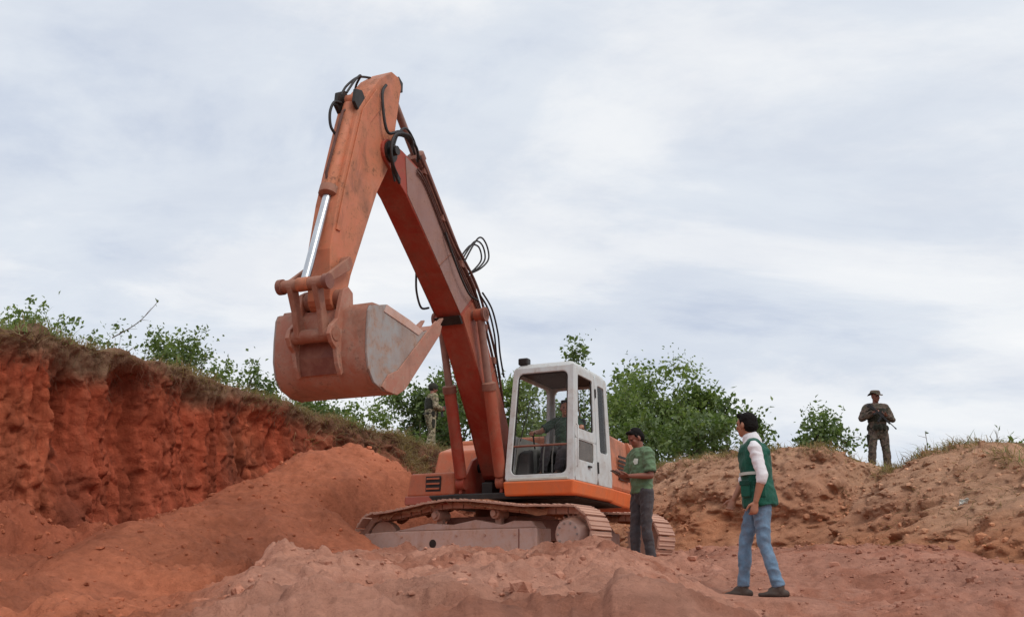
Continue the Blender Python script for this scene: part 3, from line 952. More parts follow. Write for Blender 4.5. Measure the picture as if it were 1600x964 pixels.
b = tb()                                             # X frame between the tracks
b.prism([(-0.75, 0.38), (0.75, 0.38), (0.6, 0.72), (-0.6, 0.72)], -0.95, 0.95)
b.tube([(0, 0, 0.70), (0, 0, 0.90)], 0.62, 36)
b.build('carbody', M['maroon'], EX, bevel=0.02)
b = tb(); b.tube([(0, 0, 0.86), (0, 0, 0.97)], 0.58, 36)
b.build('swing_ring', M['dark'], EX, smooth=40)

# ---------------------------------------------------------------- revolving deck and bodywork
b = ub()
b.prismz([(1.02, -1.32), (1.30, -0.42), (1.30, 0.44), (1.05, 1.40), (-1.9, 1.40), (-2.05, 0.9), (-2.05, -0.9), (-1.9, -1.32)], 0.93, 1.03)
b.build('deck', M['dark'], EX, bevel=0.02)
b = ub()                                             # bright skirt under the cab and along the side
b.hexa([(-0.42, 0.43, 0.97), (1.36, 0.43, 0.97), (1.36, 1.47, 0.97), (-0.42, 1.47, 0.97), (-0.42, 0.42, 1.17), (1.40, 0.42, 1.17), (1.40, 1.50, 1.17), (-0.42, 1.50, 1.17)])
b.build('cab_skirt', M['skirt'], EX, bevel=0.025)
b = ub()
b.hexa([(-1.86, 0.5, 0.90), (-0.425, 0.5, 0.96), (-0.425, 1.44, 0.96), (-1.86, 1.40, 0.90), (-1.86, 0.5, 1.16), (-0.425, 0.5, 1.17), (-0.425, 1.485, 1.17), (-1.86, 1.46, 1.16)])
b.build('side_skirt', M['skirt'], EX, bevel=0.025)
b = ub()                                             # engine house
b.hexa([(-1.55, -1.30, 1.04), (-0.45, -1.30, 1.04), (-0.45, 1.44, 1.175), (-1.55, 1.42, 1.175), (-1.55, -1.22, 2.02), (-0.45, -1.22, 2.06), (-0.45, 1.36, 2.06), (-1.55, 1.34, 2.02)])
hood = b.build('engine_house', M['salmon'], EX, bevel=0.05)
b = ub()
for k in range(6):
    b.box(-1.40 + 0.0, -0.85, 1.425, 1.44, 1.35 + k * 0.07, 1.385 + k * 0.07)
b.build('side_louvre', M['dark'], hood)
# counterweight, rounded in plan
b = ub()
pl_ = [(-1.56, 1.43)] + [(-1.75 - 0.52 * math.sin(R(a)), 1.43 * math.cos(R(a)) ** 0.35 if a < 90 else 0.0) for a in (10, 30, 50, 65, 78, 86)]
pl_ = pl_ + [(x, -y) for x, y in reversed(pl_)]
n_ = len(pl_)
vs, fs = [], []
for z, k in ((0.98, 0.94), (1.10, 1.0), (1.70, 1.0), (1.92, 0.97), (2.02, 0.90)):
    vs += [(-1.56 + (x + 1.56) * k, y * (0.5 + 0.5 * k), z) for x, y in pl_]
for r in range(4):
    fs += [(r * n_ + i, r * n_ + (i + 1) % n_, (r + 1) * n_ + (i + 1) % n_, (r + 1) * n_ + i) for i in range(n_)]
fs += [tuple(range(n_ - 1, -1, -1)), tuple(range(4 * n_, 5 * n_))]
b.add(vs, fs)
b.build('counterweight', M['salmon'], EX, smooth=45)
# tank boxes on the operator's right, low toolbox in front with a louvred grille
b = ub(); b.hexa([(-0.44, -1.32, 1.035), (0.40, -1.32, 1.035), (0.40, -0.48, 1.035), (-0.44, -0.48, 1.035), (-0.44, -1.26, 1.98), (0.22, -1.26, 1.80), (0.22, -0.52, 1.80), (-0.44, -0.52, 1.98)])
b.build('fuel_tank', M['orange'], EX, bevel=0.04)
b = ub(); b.hexa([(0.405, -1.34, 1.035), (1.06, -1.34, 1.035), (1.06, -0.52, 1.035), (0.405, -0.52, 1.035), (0.405, -1.30, 1.42), (1.02, -1.30, 1.38), (1.02, -0.56, 1.38), (0.405, -0.56, 1.42)])
box = b.build('toolbox', M['orange'], EX, bevel=0.03)
b = ub(); b.hexa([(1.051, -1.02, 1.10), (1.053, -1.02, 1.10), (1.053, -0.76, 1.10), (1.051, -0.76, 1.10), (1.040, -1.02, 1.33), (1.044, -1.02, 1.33), (1.044, -0.76, 1.33), (1.040, -0.76, 1.33)])
b.build('grille_recess', M['dark'], box)
for k in range(3):
    z = 1.135 + 0.075 * k
    u = 1.062 - (z - 1.035) * 0.04
    b = ub(); b.hexa([(u, -1.0, z), (u + 0.012, -1.0, z - 0.005), (u + 0.012, -0.78, z - 0.005), (u, -0.78, z), (u, -1.0, z + 0.022), (u + 0.012, -1.0, z + 0.018), (u + 0.012, -0.78, z + 0.018), (u, -0.78, z + 0.022)])
    b.build('grille_slat', M['orange'], box)
b = ub(); b.hexa([(0.40, -1.30, 0.90), (1.20, -1.30, 0.90), (1.20, -0.48, 0.90), (0.40, -0.48, 0.90), (0.40, -1.33, 1.034), (1.14, -1.33, 1.034), (1.14, -0.50, 1.034), (0.40, -0.50, 1.034)])
b.build('front_skirt', M['red'], EX, bevel=0.02)
# boom bracket: two cheek plates and clutter of valves and hoses between cab and tank
for l in (-0.36, 0.30):
    b = ub(); b.prism([(-0.2, 1.03), (1.25, 1.03), (1.22, 1.16), (0.86, 1.56), (0.66, 1.64), (0.45, 1.58), (-0.2, 1.30)], l, l + 0.05)
    b.build('boom_bracket', M['red'], EX, bevel=0.012)
b = ub()
for k, (u, l, z, s) in enumerate([(0.15, -0.1, 1.15, 0.14), (-0.1, 0.12, 1.2, 0.12), (0.95, 0.0, 1.12, 0.09), (0.4, -0.2, 1.2, 0.1)]):
    b = ub(); b.box(u - s, u + s, l - s, l + s, z - s, z + s)
    b.build('valve_block', M['dark'], EX, bevel=0.02)

# ---------------------------------------------------------------- boom, stick and their cylinders
def rnd(c, r, a0, a1, n=8):
    return [(c[0] + r * math.cos(R(a0 + (a1 - a0) * k / n)), c[1] + r * math.sin(R(a0 + (a1 - a0) * k / n))) for k in range(n + 1)]


BF, BT = (0.66, 1.46), (4.38, 5.08)
boom_lo = [(0.92, 1.50), (1.20, 1.98), (1.95, 2.95), (2.32, 3.42), (3.15, 4.05), (3.95, 4.66)]
boom_hi = [(4.05, 5.22), (3.55, 5.13), (2.70, 4.36), (1.95, 3.80), (1.70, 3.55), (1.38, 3.10), (0.88, 2.40), (0.50, 1.72)]
outl = boom_lo + rnd(BT, 0.17, -60, 110, 9) + boom_hi + rnd(BF, 0.20, 160, 340, 8)
b = ub(); b.prism(outl, -0.195, 0.195)
boom = b.build('boom', M['red'], EX, bevel=0.012)
# side skins carry the chalky weathering of the upper half and the orange of the lower half
def shrink(poly, k):
    c = np.mean(np.array(poly), 0); return [tuple(c + (np.array(p) - c) * k) for p in poly]
up_skin = [(2.36, 3.44), (3.15, 4.07), (3.92, 4.67), (4.0, 5.17), (3.55, 5.09), (2.70, 4.33), (1.98, 3.78)]
lo_skin = [(0.95, 1.55), (1.22, 2.00), (1.95, 2.98), (2.31, 3.42), (1.93, 3.74), (1.41, 3.09), (0.91, 2.38), (0.56, 1.72)]
for l0, l1 in ((0.1955, 0.203), (-0.203, -0.1955)):
    b = ub(); b.prism(up_skin, l0, l1); b.build('side_plate', M['boomside'], boom)
    b = ub(); b.prism(lo_skin, l0, l1); b.build('side_plate', M['rustred'], boom)
b = ub()                                              # thin dark strip across the underside, standing for the shadow at the bend
b.hexa([(2.27, -0.20, 3.32), (2.31, -0.20, 3.30), (2.31, 0.20, 3.30), (2.27, 0.20, 3.32), (2.36, -0.20, 3.42), (2.40, -0.20, 3.40), (2.40, 0.20, 3.40), (2.36, 0.20, 3.42)])
b.build('bend_shadow', M['dark'], boom)
b = ub()
for l0, l1 in ((-0.225, -0.196), (0.196, 0.225)):
    b.tube([(BT[0], l0, BT[1]), (BT[0], l1, BT[1])], 0.14, 24)
b.tube([(BT[0], -0.31, BT[1]), (BT[0], 0.31, BT[1])], 0.06, 16)
b.build('boom_tip_boss', M['dark'], boom, smooth=40)
b = ub(); b.tube([(BF[0], -0.40, BF[1]), (BF[0], 0.40, BF[1])], 0.07, 16); b.build('foot_pin', M['dark'], boom, smooth=40)
for (u0, z0), (u1, z1) in (((3.02, 3.96), (2.62, 4.28)), ((1.62, 2.53), (1.22, 2.86))):
    b = ub(); b.tube([(u0, 0.205, z0), (u1, 0.205, z1)], 0.010, 6); b.build('weld_seam', M['maroon'], boom)
# ears of the stick cylinder on top of the bend
for l in (-0.13, 0.09):
    b = ub(); b.prism([(2.10, 3.88), (1.98, 4.10), (1.84, 4.17), (1.72, 4.08), (1.66, 3.55)], l, l + 0.04); b.build('cylinder_ear', M['maroon'], boom, bevel=0.008)

STK = [(4.08, 6.14), (4.15, 6.24), (4.33, 6.24), (4.60, 6.02), (4.86, 5.70), (5.06, 5.40), (5.12, 5.20), (5.24, 4.75), (5.42, 4.05), (5.52, 3.45)] + rnd((5.33, 2.90), 0.15, 10, -170, 8) + \
      [(5.08, 3.25), (4.58, 4.46), (4.25, 5.02), (4.20, 5.45)]
b = ub(); b.prism(STK, -0.155, 0.155)
stick = b.build('stick', M['salmon'], EX, bevel=0.012)
for l in (-0.195, 0.1555):
    b = ub(); b.prism([(4.70, 5.82), (5.00, 5.40), (5.30, 4.30), (5.44, 3.70), (5.36, 3.70), (5.16, 4.35), (4.82, 5.30), (4.56, 5.62)], l + (0.022 if l < 0 else 0), l + (0.04 if l < 0 else 0.018)); b.build('gusset', M['salmon'], stick, bevel=0.008)
b = ub()
for l0, l1 in ((-0.19, -0.156), (0.156, 0.19)):
    b.tube([(BT[0], l0, BT[1]), (BT[0], l1, BT[1])], 0.16, 24)
b.build('stick_boss', M['dark'], stick, smooth=40)
b = ub()
b.prism([(4.14, 6.27), (4.03, 6.22), (4.03, 6.08), (4.12, 6.06), (4.18, 6.20)], -0.15, 0.15)
b.build('stick_cap', M['dark'], stick, bevel=0.01)
b = ub(); b.tube([(5.33, -0.27, 2.90), (5.33, 0.27, 2.90)], 0.11, 20); b.build('stick_pin', M['link'], stick, smooth=40)
b = ub(); b.tube([(5.26, -0.24, 3.34), (5.26, 0.24, 3.34)], 0.075, 16); b.build('link_pin', M['link'], stick, smooth=40)


def cylinder(name, p0, p1, split, r, rr, l, mat, rodmat, eye=0.09):
    """hydraulic cylinder from pin p0 to pin p1 in the plane at lateral offset l; the barrel takes the share 'split'"""
    P0, P1 = np.array([p0[0], l, p0[1]]), np.array([p1[0], l, p1[1]])
    D = (P1 - P0) / np.linalg.norm(P1 - P0)
    Ls = np.linalg.norm(P1 - P0)
    b = ub()
    b.tube([P0 + D * 0.08, P0 + D * 0.10, P0 + D * (Ls * split - 0.10)], [r * 0.75, r, r], 22)
    b.tube([P0 + np.array([0, -r * 0.7, 0]), P0 + np.array([0, r * 0.7, 0])], eye, 16)
    bar = b.build(name, mat, EX, smooth=40)
    b = ub(); b.tube([P0 + D * (Ls * split - 0.12), P0 + D * (Ls * split - 0.02), P0 + D * (Ls * split)], [r * 1.16, r * 1.16, r * 0.8], 22)
    b.build('gland', M['maroon'] if mat != M['salmon'] else M['link'], bar, smooth=40)
    b = ub(); b.tube([P0 + D * (Ls * split - 0.05), P1 - D * 0.05], rr, 18); b.build('rod', rodmat, bar, smooth=40)
    b = ub(); b.tube([P1 + np.array([0, -r * 0.75, 0]), P1 + np.array([0, r * 0.75, 0])], eye, 16); b.build('rod_eye', mat, bar, smooth=40)
    # feed pipe along the barrel
    side = np.array([-D[2], 0, D[0]])
    b = ub(); s = side * (r + 0.025)
    b.tube([P0 + D * 0.22 + side * r * 0.8, P0 + D * 0.28 + s, P0 + D * (Ls * split - 0.25) + s, P0 + D * (Ls * split - 0.18) + side * r * 0.8], 0.017, 8)
    b.build('feed_pipe', M['hosedust'], bar, smooth=50)
    return bar


M['rodbrown'] = simple('dusty_rod', (0.27, 0.15, 0.12), 0.5, 0.25)
cylinder('stick_cylinder', (1.86, 4.06), (4.10, 6.08), 0.70, 0.115, 0.052, 0.0, M['maroon'], M['rodbrown'])
cylinder('bucket_cylinder', (4.98, 5.56), (5.76, 2.98), 0.55, 0.098, 0.052, 0.0, M['salmon'], M['chrome'], 0.08)
cylinder('boom_cylinder', (1.22, 1.18), (1.98, 3.50), 0.60, 0.09, 0.055, -0.32, M['red'], M['rodbrown'])
cylinder('boom_cylinder', (1.22, 1.18), (1.98, 3.50), 0.60, 0.09, 0.055, 0.32, M['rustred'], M['rodbrown'])
b = ub(); b.tube([(1.98, -0.42, 3.50), (1.98, 0.42, 3.50)], 0.07, 16); b.build('cylinder_pin', M['maroon'], boom, smooth=40)
for l in (-0.40, 0.40):
    b = ub(); b.tube([(1.98, l - 0.02, 3.50), (1.98, l + 0.02, 3.50)], 0.105, 16); b.build('pin_cap', M['maroon'], boom, smooth=40)

# ---------------------------------------------------------------- bucket linkage and bucket
KN, KB = (5.76, 2.98), (5.55, 2.44)
for l in (-0.20, 0.13):
    b = ub()
    d = np.array([KB[0] - KN[0], KB[1] - KN[1]]); d /= np.linalg.norm(d); s = np.array([-d[1], d[0]])
    k0, k1 = np.array(KN), np.array(KB)
    b.prism([tuple(p) for p in (k0 + s * 0.075, k0 - d * 0.08, k0 - s * 0.075, (k0 + k1) / 2 - s * 0.05, k1 - s * 0.085, k1 + d * 0.09, k1 + s * 0.085, (k0 + k1) / 2 + s * 0.05)], l, l + 0.07)
    b.build('bucket_link', M['link'], EX, bevel=0.012)
    b = ub()
    b.prism([(KN[0] + 0.02, KN[1] - 0.07), (KN[0] + 0.06, KN[1] + 0.03), (KN[0] - 0.02, KN[1] + 0.07), (5.26, 3.42), (5.20, 3.34), (5.24, 3.26)], l - 0.06 if l < 0 else l + 0.08, l - 0.01 if l < 0 else l + 0.13)
    b.build('guide_link', M['link'], EX, bevel=0.01)
b = ub(); b.tube([(KN[0], -0.33, KN[1]), (KN[0], 0.33, KN[1])], 0.070, 18)
pin = b.build('link_shaft', M['link'], EX, smooth=40)
for l in (-0.335, 0.275):
    b = ub(); b.tube([(KN[0], l, KN[1]), (KN[0], l + 0.06, KN[1])], 0.088, 18); b.build('pin_collar', M['maroon'], pin, smooth=40)
b = ub(); b.tube([(KB[0], -0.31, KB[1]), (KB[0], 0.31, KB[1])], 0.080, 18); b.build('bucket_pin', M['link'], EX, smooth=40)

BW = 0.60
prof = [(5.26, 2.80), (5.385, 2.77), (5.42, 2.70), (5.43, 2.45), (5.42, 2.22), (5.37, 2.05), (5.25, 1.92), (5.05, 1.86), (4.78, 1.865), (4.60, 1.96), (3.80, 2.80)]
inn = []
for i, p in enumerate(prof):
    a = np.array(prof[max(i - 1, 0)]); c = np.array(prof[min(i + 1, len(prof) - 1)])
    t = (c - a) / np.linalg.norm(c - a)
    inn.append(tuple(np.array(p) + np.array([t[1], -t[0]]) * 0.03))
b = ub(); b.prism(prof + inn[::-1], -BW, BW)
buc = b.build('bucket', M['bucket'], EX, smooth=35)
side_out = prof + [(3.86, 2.86), (4.16, 2.73), (4.52, 2.80), (5.05, 2.86)]
for l0, l1 in ((BW + 0.0005, BW + 0.028), (-BW - 0.028, -BW - 0.0005)):
    b = ub(); b.prism(shrink(side_out, 0.995), l0, l1); b.build('side_wall', M['steel'], buc, bevel=0.006)
    w0, w1 = (l1 + 0.001, l1 + 0.022) if l1 > 0 else (l0 - 0.022, l0 - 0.001)
    # wear strips: along the cutting side, and a band along the back curve
    b = ub(); b.prism([(3.74, 2.90), (3.78, 2.78), (4.60, 1.95), (4.78, 1.855), (5.02, 1.862), (5.12, 1.90), (4.98, 2.06), (4.78, 2.14), (4.02, 2.83), (3.90, 2.93)], w0, w1); b.build('side_cutter', M['bucket'], buc, bevel=0.006)
    b = ub(); b.prism([(5.05, 2.855), (4.52, 2.795), (4.20, 2.735), (4.30, 2.66), (4.60, 2.70), (5.10, 2.76)], w0, w0 + 0.008); b.build('rim_strip', M['trackframe'], buc)
# lip and teeth
b = ub(); b.prism([(3.83, 2.84), (3.70, 2.93), (3.66, 2.93), (3.70, 2.86), (3.80, 2.76)], -BW, BW); b.build('lip', M['bucket'], buc, bevel=0.004)
for l in np.linspace(-BW + 0.06, BW - 0.06, 5):
    b = ub()
    b.hexa([(3.80, l - 0.05, 2.78), (3.84, l - 0.05, 2.84), (3.84, l + 0.05, 2.84), (3.80, l + 0.05, 2.78), (3.55, l - 0.028, 3.04), (3.565, l - 0.028, 3.055), (3.565, l + 0.028, 3.055), (3.55, l + 0.028, 3.04)])
    b.build('tooth', M['bucket'], buc, bevel=0.006)
# top plate and hinge ears with long gussets down the back
b = ub(); b.hexa([(5.08, -0.60, 2.80), (5.32, -0.60, 2.79), (5.32, 0.60, 2.79), (5.08, 0.60, 2.80), (5.07, -0.60, 2.835), (5.30, -0.60, 2.825), (5.30, 0.60, 2.825), (5.07, 0.60, 2.835)])
b.build('top_plate', M['bucket'], buc, bevel=0.006)
for l in (-0.30, 0.245):
    b = ub()
    b.prism([(5.22, 2.81), (5.24, 2.98), (5.34, 3.03), (5.44, 2.97), (5.48, 2.80), (5.52, 2.62), (5.63, 2.52), (5.66, 2.42), (5.60, 2.33), (5.52, 2.28), (5.475, 2.12), (5.40, 2.00), (5.36, 2.04), (5.415, 2.22), (5.425, 2.40), (5.40, 2.62)], l, l + 0.055)
    b.build('hinge_ear', M['bucket'], buc, bevel=0.008)
b = ub()
b.prism([(5.425, 2.46), (5.448, 2.44), (5.440, 2.21), (5.385, 2.03), (5.36, 2.04), (5.41, 2.22)], -0.244, 0.244)
b.build('wear_plate', M['maroon'], buc)

# ---------------------------------------------------------------- hoses
def hose(pts, r=0.018, mat='hose', n=10):
    P = catmull(np.array(pts, float), n)
    b = ub(); b.tube([tuple(p) for p in P], r, 7)
    return b.build('hose', M[mat], boom, smooth=60)


for l, o_ in ((-0.17, 0.0), (-0.10, 0.03), (0.15, 0.02), (0.20, 0.05)):
    hose([(0.75, l * 0.7, 2.35), (1.15, l, 2.98 + o_), (1.55, l, 3.58 + o_), (1.9, l, 3.98 + o_), (2.6, l, 4.42 + o_), (3.3, l, 5.03 + o_), (3.62, l, 5.28 + o_)], 0.02, 'hosedust')
hose([(3.62, 0.20, 5.28), (3.85, 0.22, 5.48), (4.1, 0.24, 5.52), (4.32, 0.25, 5.3), (4.40, 0.24, 4.95), (4.30, 0.235, 4.70)], 0.016)
hose([(3.60, 0.16, 5.26), (3.8, 0.24, 5.38), (4.2, 0.25, 5.42), (4.52, 0.23, 5.3), (4.62, 0.20, 5.75), (4.52, 0.19, 5.95)], 0.020)
hose([(3.55, -0.15, 5.24), (3.95, -0.24, 5.5), (4.3, -0.25, 5.55), (4.6, -0.22, 5.9), (4.75, -0.05, 6.02), (4.95, 0.0, 5.85), (5.12, 0.0, 5.6)], 0.015)
hose([(4.45, -0.10, 6.15), (4.70, -0.12, 6.04), (4.95, -0.12, 5.80), (5.06, -0.12, 5.62)], 0.016)
hose([(5.08, -0.10, 5.50), (5.20, -0.12, 5.46), (5.26, -0.13, 5.30), (5.24, -0.12, 5.12), (5.16, -0.08, 5.02)], 0.018)
for k in range(4):                      # bundle of hoses that hangs round the boom tip
    r_ = 0.10 + 0.035 * k
    hose([(3.75 + 0.05 * k, 0.20 + 0.02 * k, 5.30), (4.05, 0.25 + 0.012 * k, 5.36 + r_ * 0.3), (4.30 + r_ * 0.5, 0.262 + 0.012 * k, 5.30), (4.40 + r_ * 0.6, 0.265 + 0.012 * k, 5.08), (4.38 + r_ * 0.3, 0.262 + 0.01 * k, 4.86), (4.22, 0.255, 4.70 + 0.02 * k)], 0.017)
b = ub(); b.prism([(5.14, 5.62), (5.16, 5.44), (5.06, 5.36), (4.92, 5.42), (4.84, 5.62), (4.98, 5.72)], -0.16, -0.11); b.build('cylinder_clevis', M['dark'], stick, bevel=0.01)
b = ub(); b.prism([(5.14, 5.62), (5.16, 5.44), (5.06, 5.36), (4.96, 5.42), (4.92, 5.58), (5.0, 5.66)], 0.105, 0.15); b.build('cylinder_clevis', M['dark'], stick, bevel=0.01)
for k in range(3):
    hose([(2.30, 0.10 + 0.06 * k, 4.22), (2.02, 0.16 + 0.07 * k, 4.55 + 0.05 * k), (1.80, 0.20 + 0.06 * k, 4.60 + 0.02 * k), (1.74, 0.22 + 0.06 * k, 4.42), (1.92, 0.20 + 0.05 * k, 4.22), (2.0, 0.12, 4.12)], 0.013)
hose([(2.95, 0.25, 4.45), (2.7, 0.27, 4.12), (2.45, 0.275, 3.88), (2.2, 0.27, 3.74), (1.98, 0.29, 3.72)], 0.015)
hose([(2.85, -0.25, 3.98), (2.78, -0.28, 3.72), (2.62, -0.29, 3.52), (2.45, -0.26, 3.55)], 0.016)
for l in (0.30, 0.36):
    hose([(1.88, l - 0.05, 3.86), (1.66, l, 3.66), (1.45, l, 3.35), (1.30, l - 0.03, 3.05), (1.1, l - 0.06, 2.75)], 0.014)
for k in range(2):
    o_ = 0.05 * k
    hose([(1.72, 0.225, 3.50 + o_), (2.02, 0.222, 3.76 + o_), (2.72, 0.222, 4.28 + o_), (3.45, 0.222, 4.93 + o_), (3.72, 0.225, 5.05 + o_)], 0.013, 'hosedust')
b = ub()
for u, z in ((2.3, 4.18), (2.9, 4.68), (3.45, 5.17), (1.5, 3.42), (1.2, 2.98)):
    b = ub(); b.box(u - 0.04, u + 0.04, -0.20, 0.205, z - 0.04, z + 0.06)
    b.build('hose_clamp', M['maroon'], boom, bevel=0.006)

# ---------------------------------------------------------------- cab
def qp(c, s, t):
    c = [np.array(p, float) for p in c]
    return (c[0] * (1 - s) + c[1] * s) * (1 - t) + (c[3] * (1 - s) + c[2] * s) * t


def ring(b, c, s0, s1, t0, t1, rad_, th, n=5):
    """panel over the quad c (bl, br, tr, tl) with a round-cornered hole s0..s1 x t0..t1"""
    c = [np.array(p, float) for p in c]
    w = np.linalg.norm(c[1] - c[0]); hh = np.linalg.norm(c[3] - c[0])
    rs, rt_ = rad_ / w, rad_ / hh
    nrm = np.cross(c[1] - c[0], c[3] - c[0]); nrm /= np.linalg.norm(nrm)
    inner, outer = [], []
    for (cs, ct, a0, es, et) in ((s1 - rs, t1 - rt_, 0, 1, 1), (s0 + rs, t1 - rt_, 90, 0, 1), (s0 + rs, t0 + rt_, 180, 0, 0), (s1 - rs, t0 + rt_, 270, 1, 0)):
        for k in range(n + 1):
            a = R(a0 + 90 * k / n)
            inner.append((cs + rs * math.cos(a), ct + rt_ * math.sin(a)))
            f = k / n
            if a0 == 0: q_ = (1, ct + (1 - ct) * min(1, 2 * f)) if f <= 0.5 else (1 - (1 - cs) * (2 * f - 1), 1)
            elif a0 == 90: q_ = (cs - cs * min(1, 2 * f), 1) if f <= 0.5 else (0, 1 - (1 - ct) * (2 * f - 1))
            elif a0 == 180: q_ = (0, ct - ct * min(1, 2 * f)) if f <= 0.5 else (cs * (2 * f - 1), 0)
            else: q_ = (cs + (1 - cs) * min(1, 2 * f), 0) if f <= 0.5 else (1, ct * (2 * f - 1))
            outer.append(q_)
    N = len(inner)
    vs = []
    for off_ in (0, -th):
        vs += [qp(c, *p) + nrm * off_ for p in inner] + [qp(c, *p) + nrm * off_ for p in outer]
    fs = []
    for i in range(N):
        j = (i + 1) % N
        fs += [(i, j, N + j, N + i), (2 * N + i, 3 * N + i, 3 * N + j, 2 * N + j), (i, 2 * N + i, 2 * N + j, j), (N + i, N + j, 3 * N + j, 3 * N + i)]
    b.add(vs, fs)
    return inner


def pane(b, c, s0, s1, t0, t1, inset_=0.02, th=0.006):
    c = [np.array(p, float) for p in c]
    nrm = np.cross(c[1] - c[0], c[3] - c[0]); nrm /= np.linalg.norm(nrm)
    q_ = [qp(c, s0, t0), qp(c, s1, t0), qp(c, s1, t1), qp(c, s0, t1)]
    b.hexa([p - nrm * inset_ for p in q_] + [p - nrm * (inset_ - th) for p in q_])


Z0, Z1 = 1.172, 2.86
ub0, ub1 = 1.36, 1.10          # windscreen leans back
rb0, rb1 = -0.38, -0.33
li0, li1, lo0, lo1 = 0.43, 0.47, 1.48, 1.42
FBL, FBR, FTR, FTL = (ub0, li0, Z0), (ub0, lo0, Z0), (ub1, lo1, Z1), (ub1, li1, Z1)      # front corners (inner/outer, bottom/top)
RBL, RBR, RTR, RTL = (rb0, li0, Z0), (rb0, lo0, Z0), (rb1, lo1, Z1), (rb1, li1, Z1)      # rear corners
b = ub()
ring(b, [FBL, FBR, FTR, FTL], 0.085, 0.90, 0.055, 0.945, 0.09, 0.07)
cab = b.build('cab', M['white'], EX, smooth=30, bevel=0.012)
# rear wall and the inner side with their windows
b = ub(); ring(b, [RBR, RBL, RTL, RTR], 0.10, 0.90, 0.42, 0.93, 0.08, 0.05); b.build('rear_wall', M['white'], cab, smooth=30)
b = ub(); pane(b, [RBR, RBL, RTL, RTR], 0.09, 0.91, 0.41, 0.94); b.build('rear_window', M['glass'], cab)
b = ub()
insd = [RBL, FBL, FTL, RTL]
ring(b, insd, 0.09, 0.93, 0.40, 0.93, 0.09, 0.05); b.build('inner_side', M['white'], cab, smooth=30)
b = ub(); b.hexa([(0.30, 0.485, 1.24), (1.15, 0.485, 1.24), (1.15, 0.50, 1.24), (0.30, 0.50, 1.24), (0.30, 0.515, 1.83), (1.05, 0.515, 1.83), (1.05, 0.53, 1.83), (0.30, 0.53, 1.83)]); b.build('lining_panel', M['panel'], cab)
# outer side: door in front, quarter panel behind
def osd(u_b, u_t, t): # point on the outer side
    return None
side = [FBR, RBR, RTR, FTR]     # bl (front) -> br (rear)
def sidequad(s0, s1, t0, t1): return [qp(side, s0, t0), qp(side, s1, t0), qp(side, s1, t1), qp(side, s0, t1)]
b = ub()
dq = sidequad(0.045, 0.60, 0.36, 0.985)
ring(b, dq, 0.13, 0.90, 0.14, 0.90, 0.05, 0.045)
dq2 = sidequad(0.045, 0.60, 0.0, 0.358)
ring(b, dq2, 0.12, 0.86, 0.50, 0.98, 0.06, 0.045)
door = b.build('door', M['white'], cab, smooth=30, bevel=0.006)
b = ub(); pane(b, dq2, 0.10, 0.88, 0.48, 0.99); b.build('door_lower_glass', M['glassdark'], cab)
b = ub(); hq = sidequad(0.35, 0.42, 0.13, 0.145); nrm = np.array([0, 1, 0.03])
b.hexa([p + nrm * 0.004 for p in hq] + [p + nrm * 0.03 for p in hq]); b.build('door_handle', M['dark'], cab)
b = ub()
qq = sidequad(0.615, 1.0, 0.0, 0.985)
ring(b, qq, 0.22, 0.78, 0.30, 0.92, 0.05, 0.045); b.build('quarter_panel', M['white'], cab, smooth=30, bevel=0.006)
b = ub(); pane(b, qq, 0.20, 0.80, 0.29, 0.93); b.build('quarter_glass', M['glass'], cab)
b = ub(); hp = sidequad(0.60, 0.62, 0.10, 0.20); b.hexa([p + nrm * 0.003 for p in hp] + [p + nrm * 0.02 for p in hp]); b.build('hinge', M['dark'], cab)
b = ub(); hp = sidequad(0.60, 0.62, 0.78, 0.86); b.hexa([p + nrm * 0.003 for p in hp] + [p + nrm * 0.02 for p in hp]); b.build('hinge', M['dark'], cab)
b = ub(); hp = sidequad(0.0, 0.043, 0.0, 1.0); b.hexa([p - nrm * 0.05 for p in hp] + [p - nrm * 0.004 for p in hp]); b.build('door_post', M['white'], cab)
# rubber seals round the openings
for c_, (s0, s1, t0, t1), nm in (([FBL, FBR, FTR, FTL], (0.078, 0.907, 0.050, 0.950), 'windscreen_seal'), (dq, (0.115, 0.915, 0.125, 0.915), 'door_seal'), (qq, (0.20, 0.80, 0.285, 0.935), 'quarter_seal'), (dq2, (0.105, 0.875, 0.485, 0.995), 'glass_seal')):
    sub = [qp(c_, s0, t0), qp(c_, s1, t0), qp(c_, s1, t1), qp(c_, s0, t1)]
    w_, h_ = np.linalg.norm(sub[1] - sub[0]), np.linalg.norm(sub[3] - sub[0])
    nn_ = np.cross(sub[1] - sub[0], sub[3] - sub[0]); nn_ /= np.linalg.norm(nn_)
    b = ub(); ring(b, [p - nn_ * 0.018 for p in sub], 0.024 / w_, 1 - 0.024 / w_, 0.024 / h_, 1 - 0.024 / h_, 0.06 if w_ > 0.5 else 0.03, 0.02); b.build(nm, M['dark'], cab)
b = ub(); p0, p1 = qp([FBL, FBR, FTR, FTL], 0.20, 0.34), qp([FBL, FBR, FTR, FTL], 0.32, 0.70); b.tube([p0 + [0.012, 0, 0], p1 + [0.012, 0, 0]], 0.007, 6); b.build('wiper', M['dark'], cab)
# roof, floor
b = ub()
b.hexa([(-0.36, 0.45, 2.815), (1.10, 0.45, 2.815), (1.10, 1.43, 2.815), (-0.36, 1.43, 2.815), (-0.30, 0.51, 2.93), (0.99, 0.51, 2.94), (0.99, 1.36, 2.94), (-0.30, 1.36, 2.93)])
b.build('roof', M['white'], cab, bevel=0.05)
b = ub(); b.box(-0.30, 1.02, 0.53, 1.36, 2.780, 2.812); b.build('roof_lining', M['innerdark'], cab)
b = ub(); b.box(-0.34, 1.29, 0.48, 1.43, 1.173, 1.20); b.build('floor', M['innerdark'], cab)
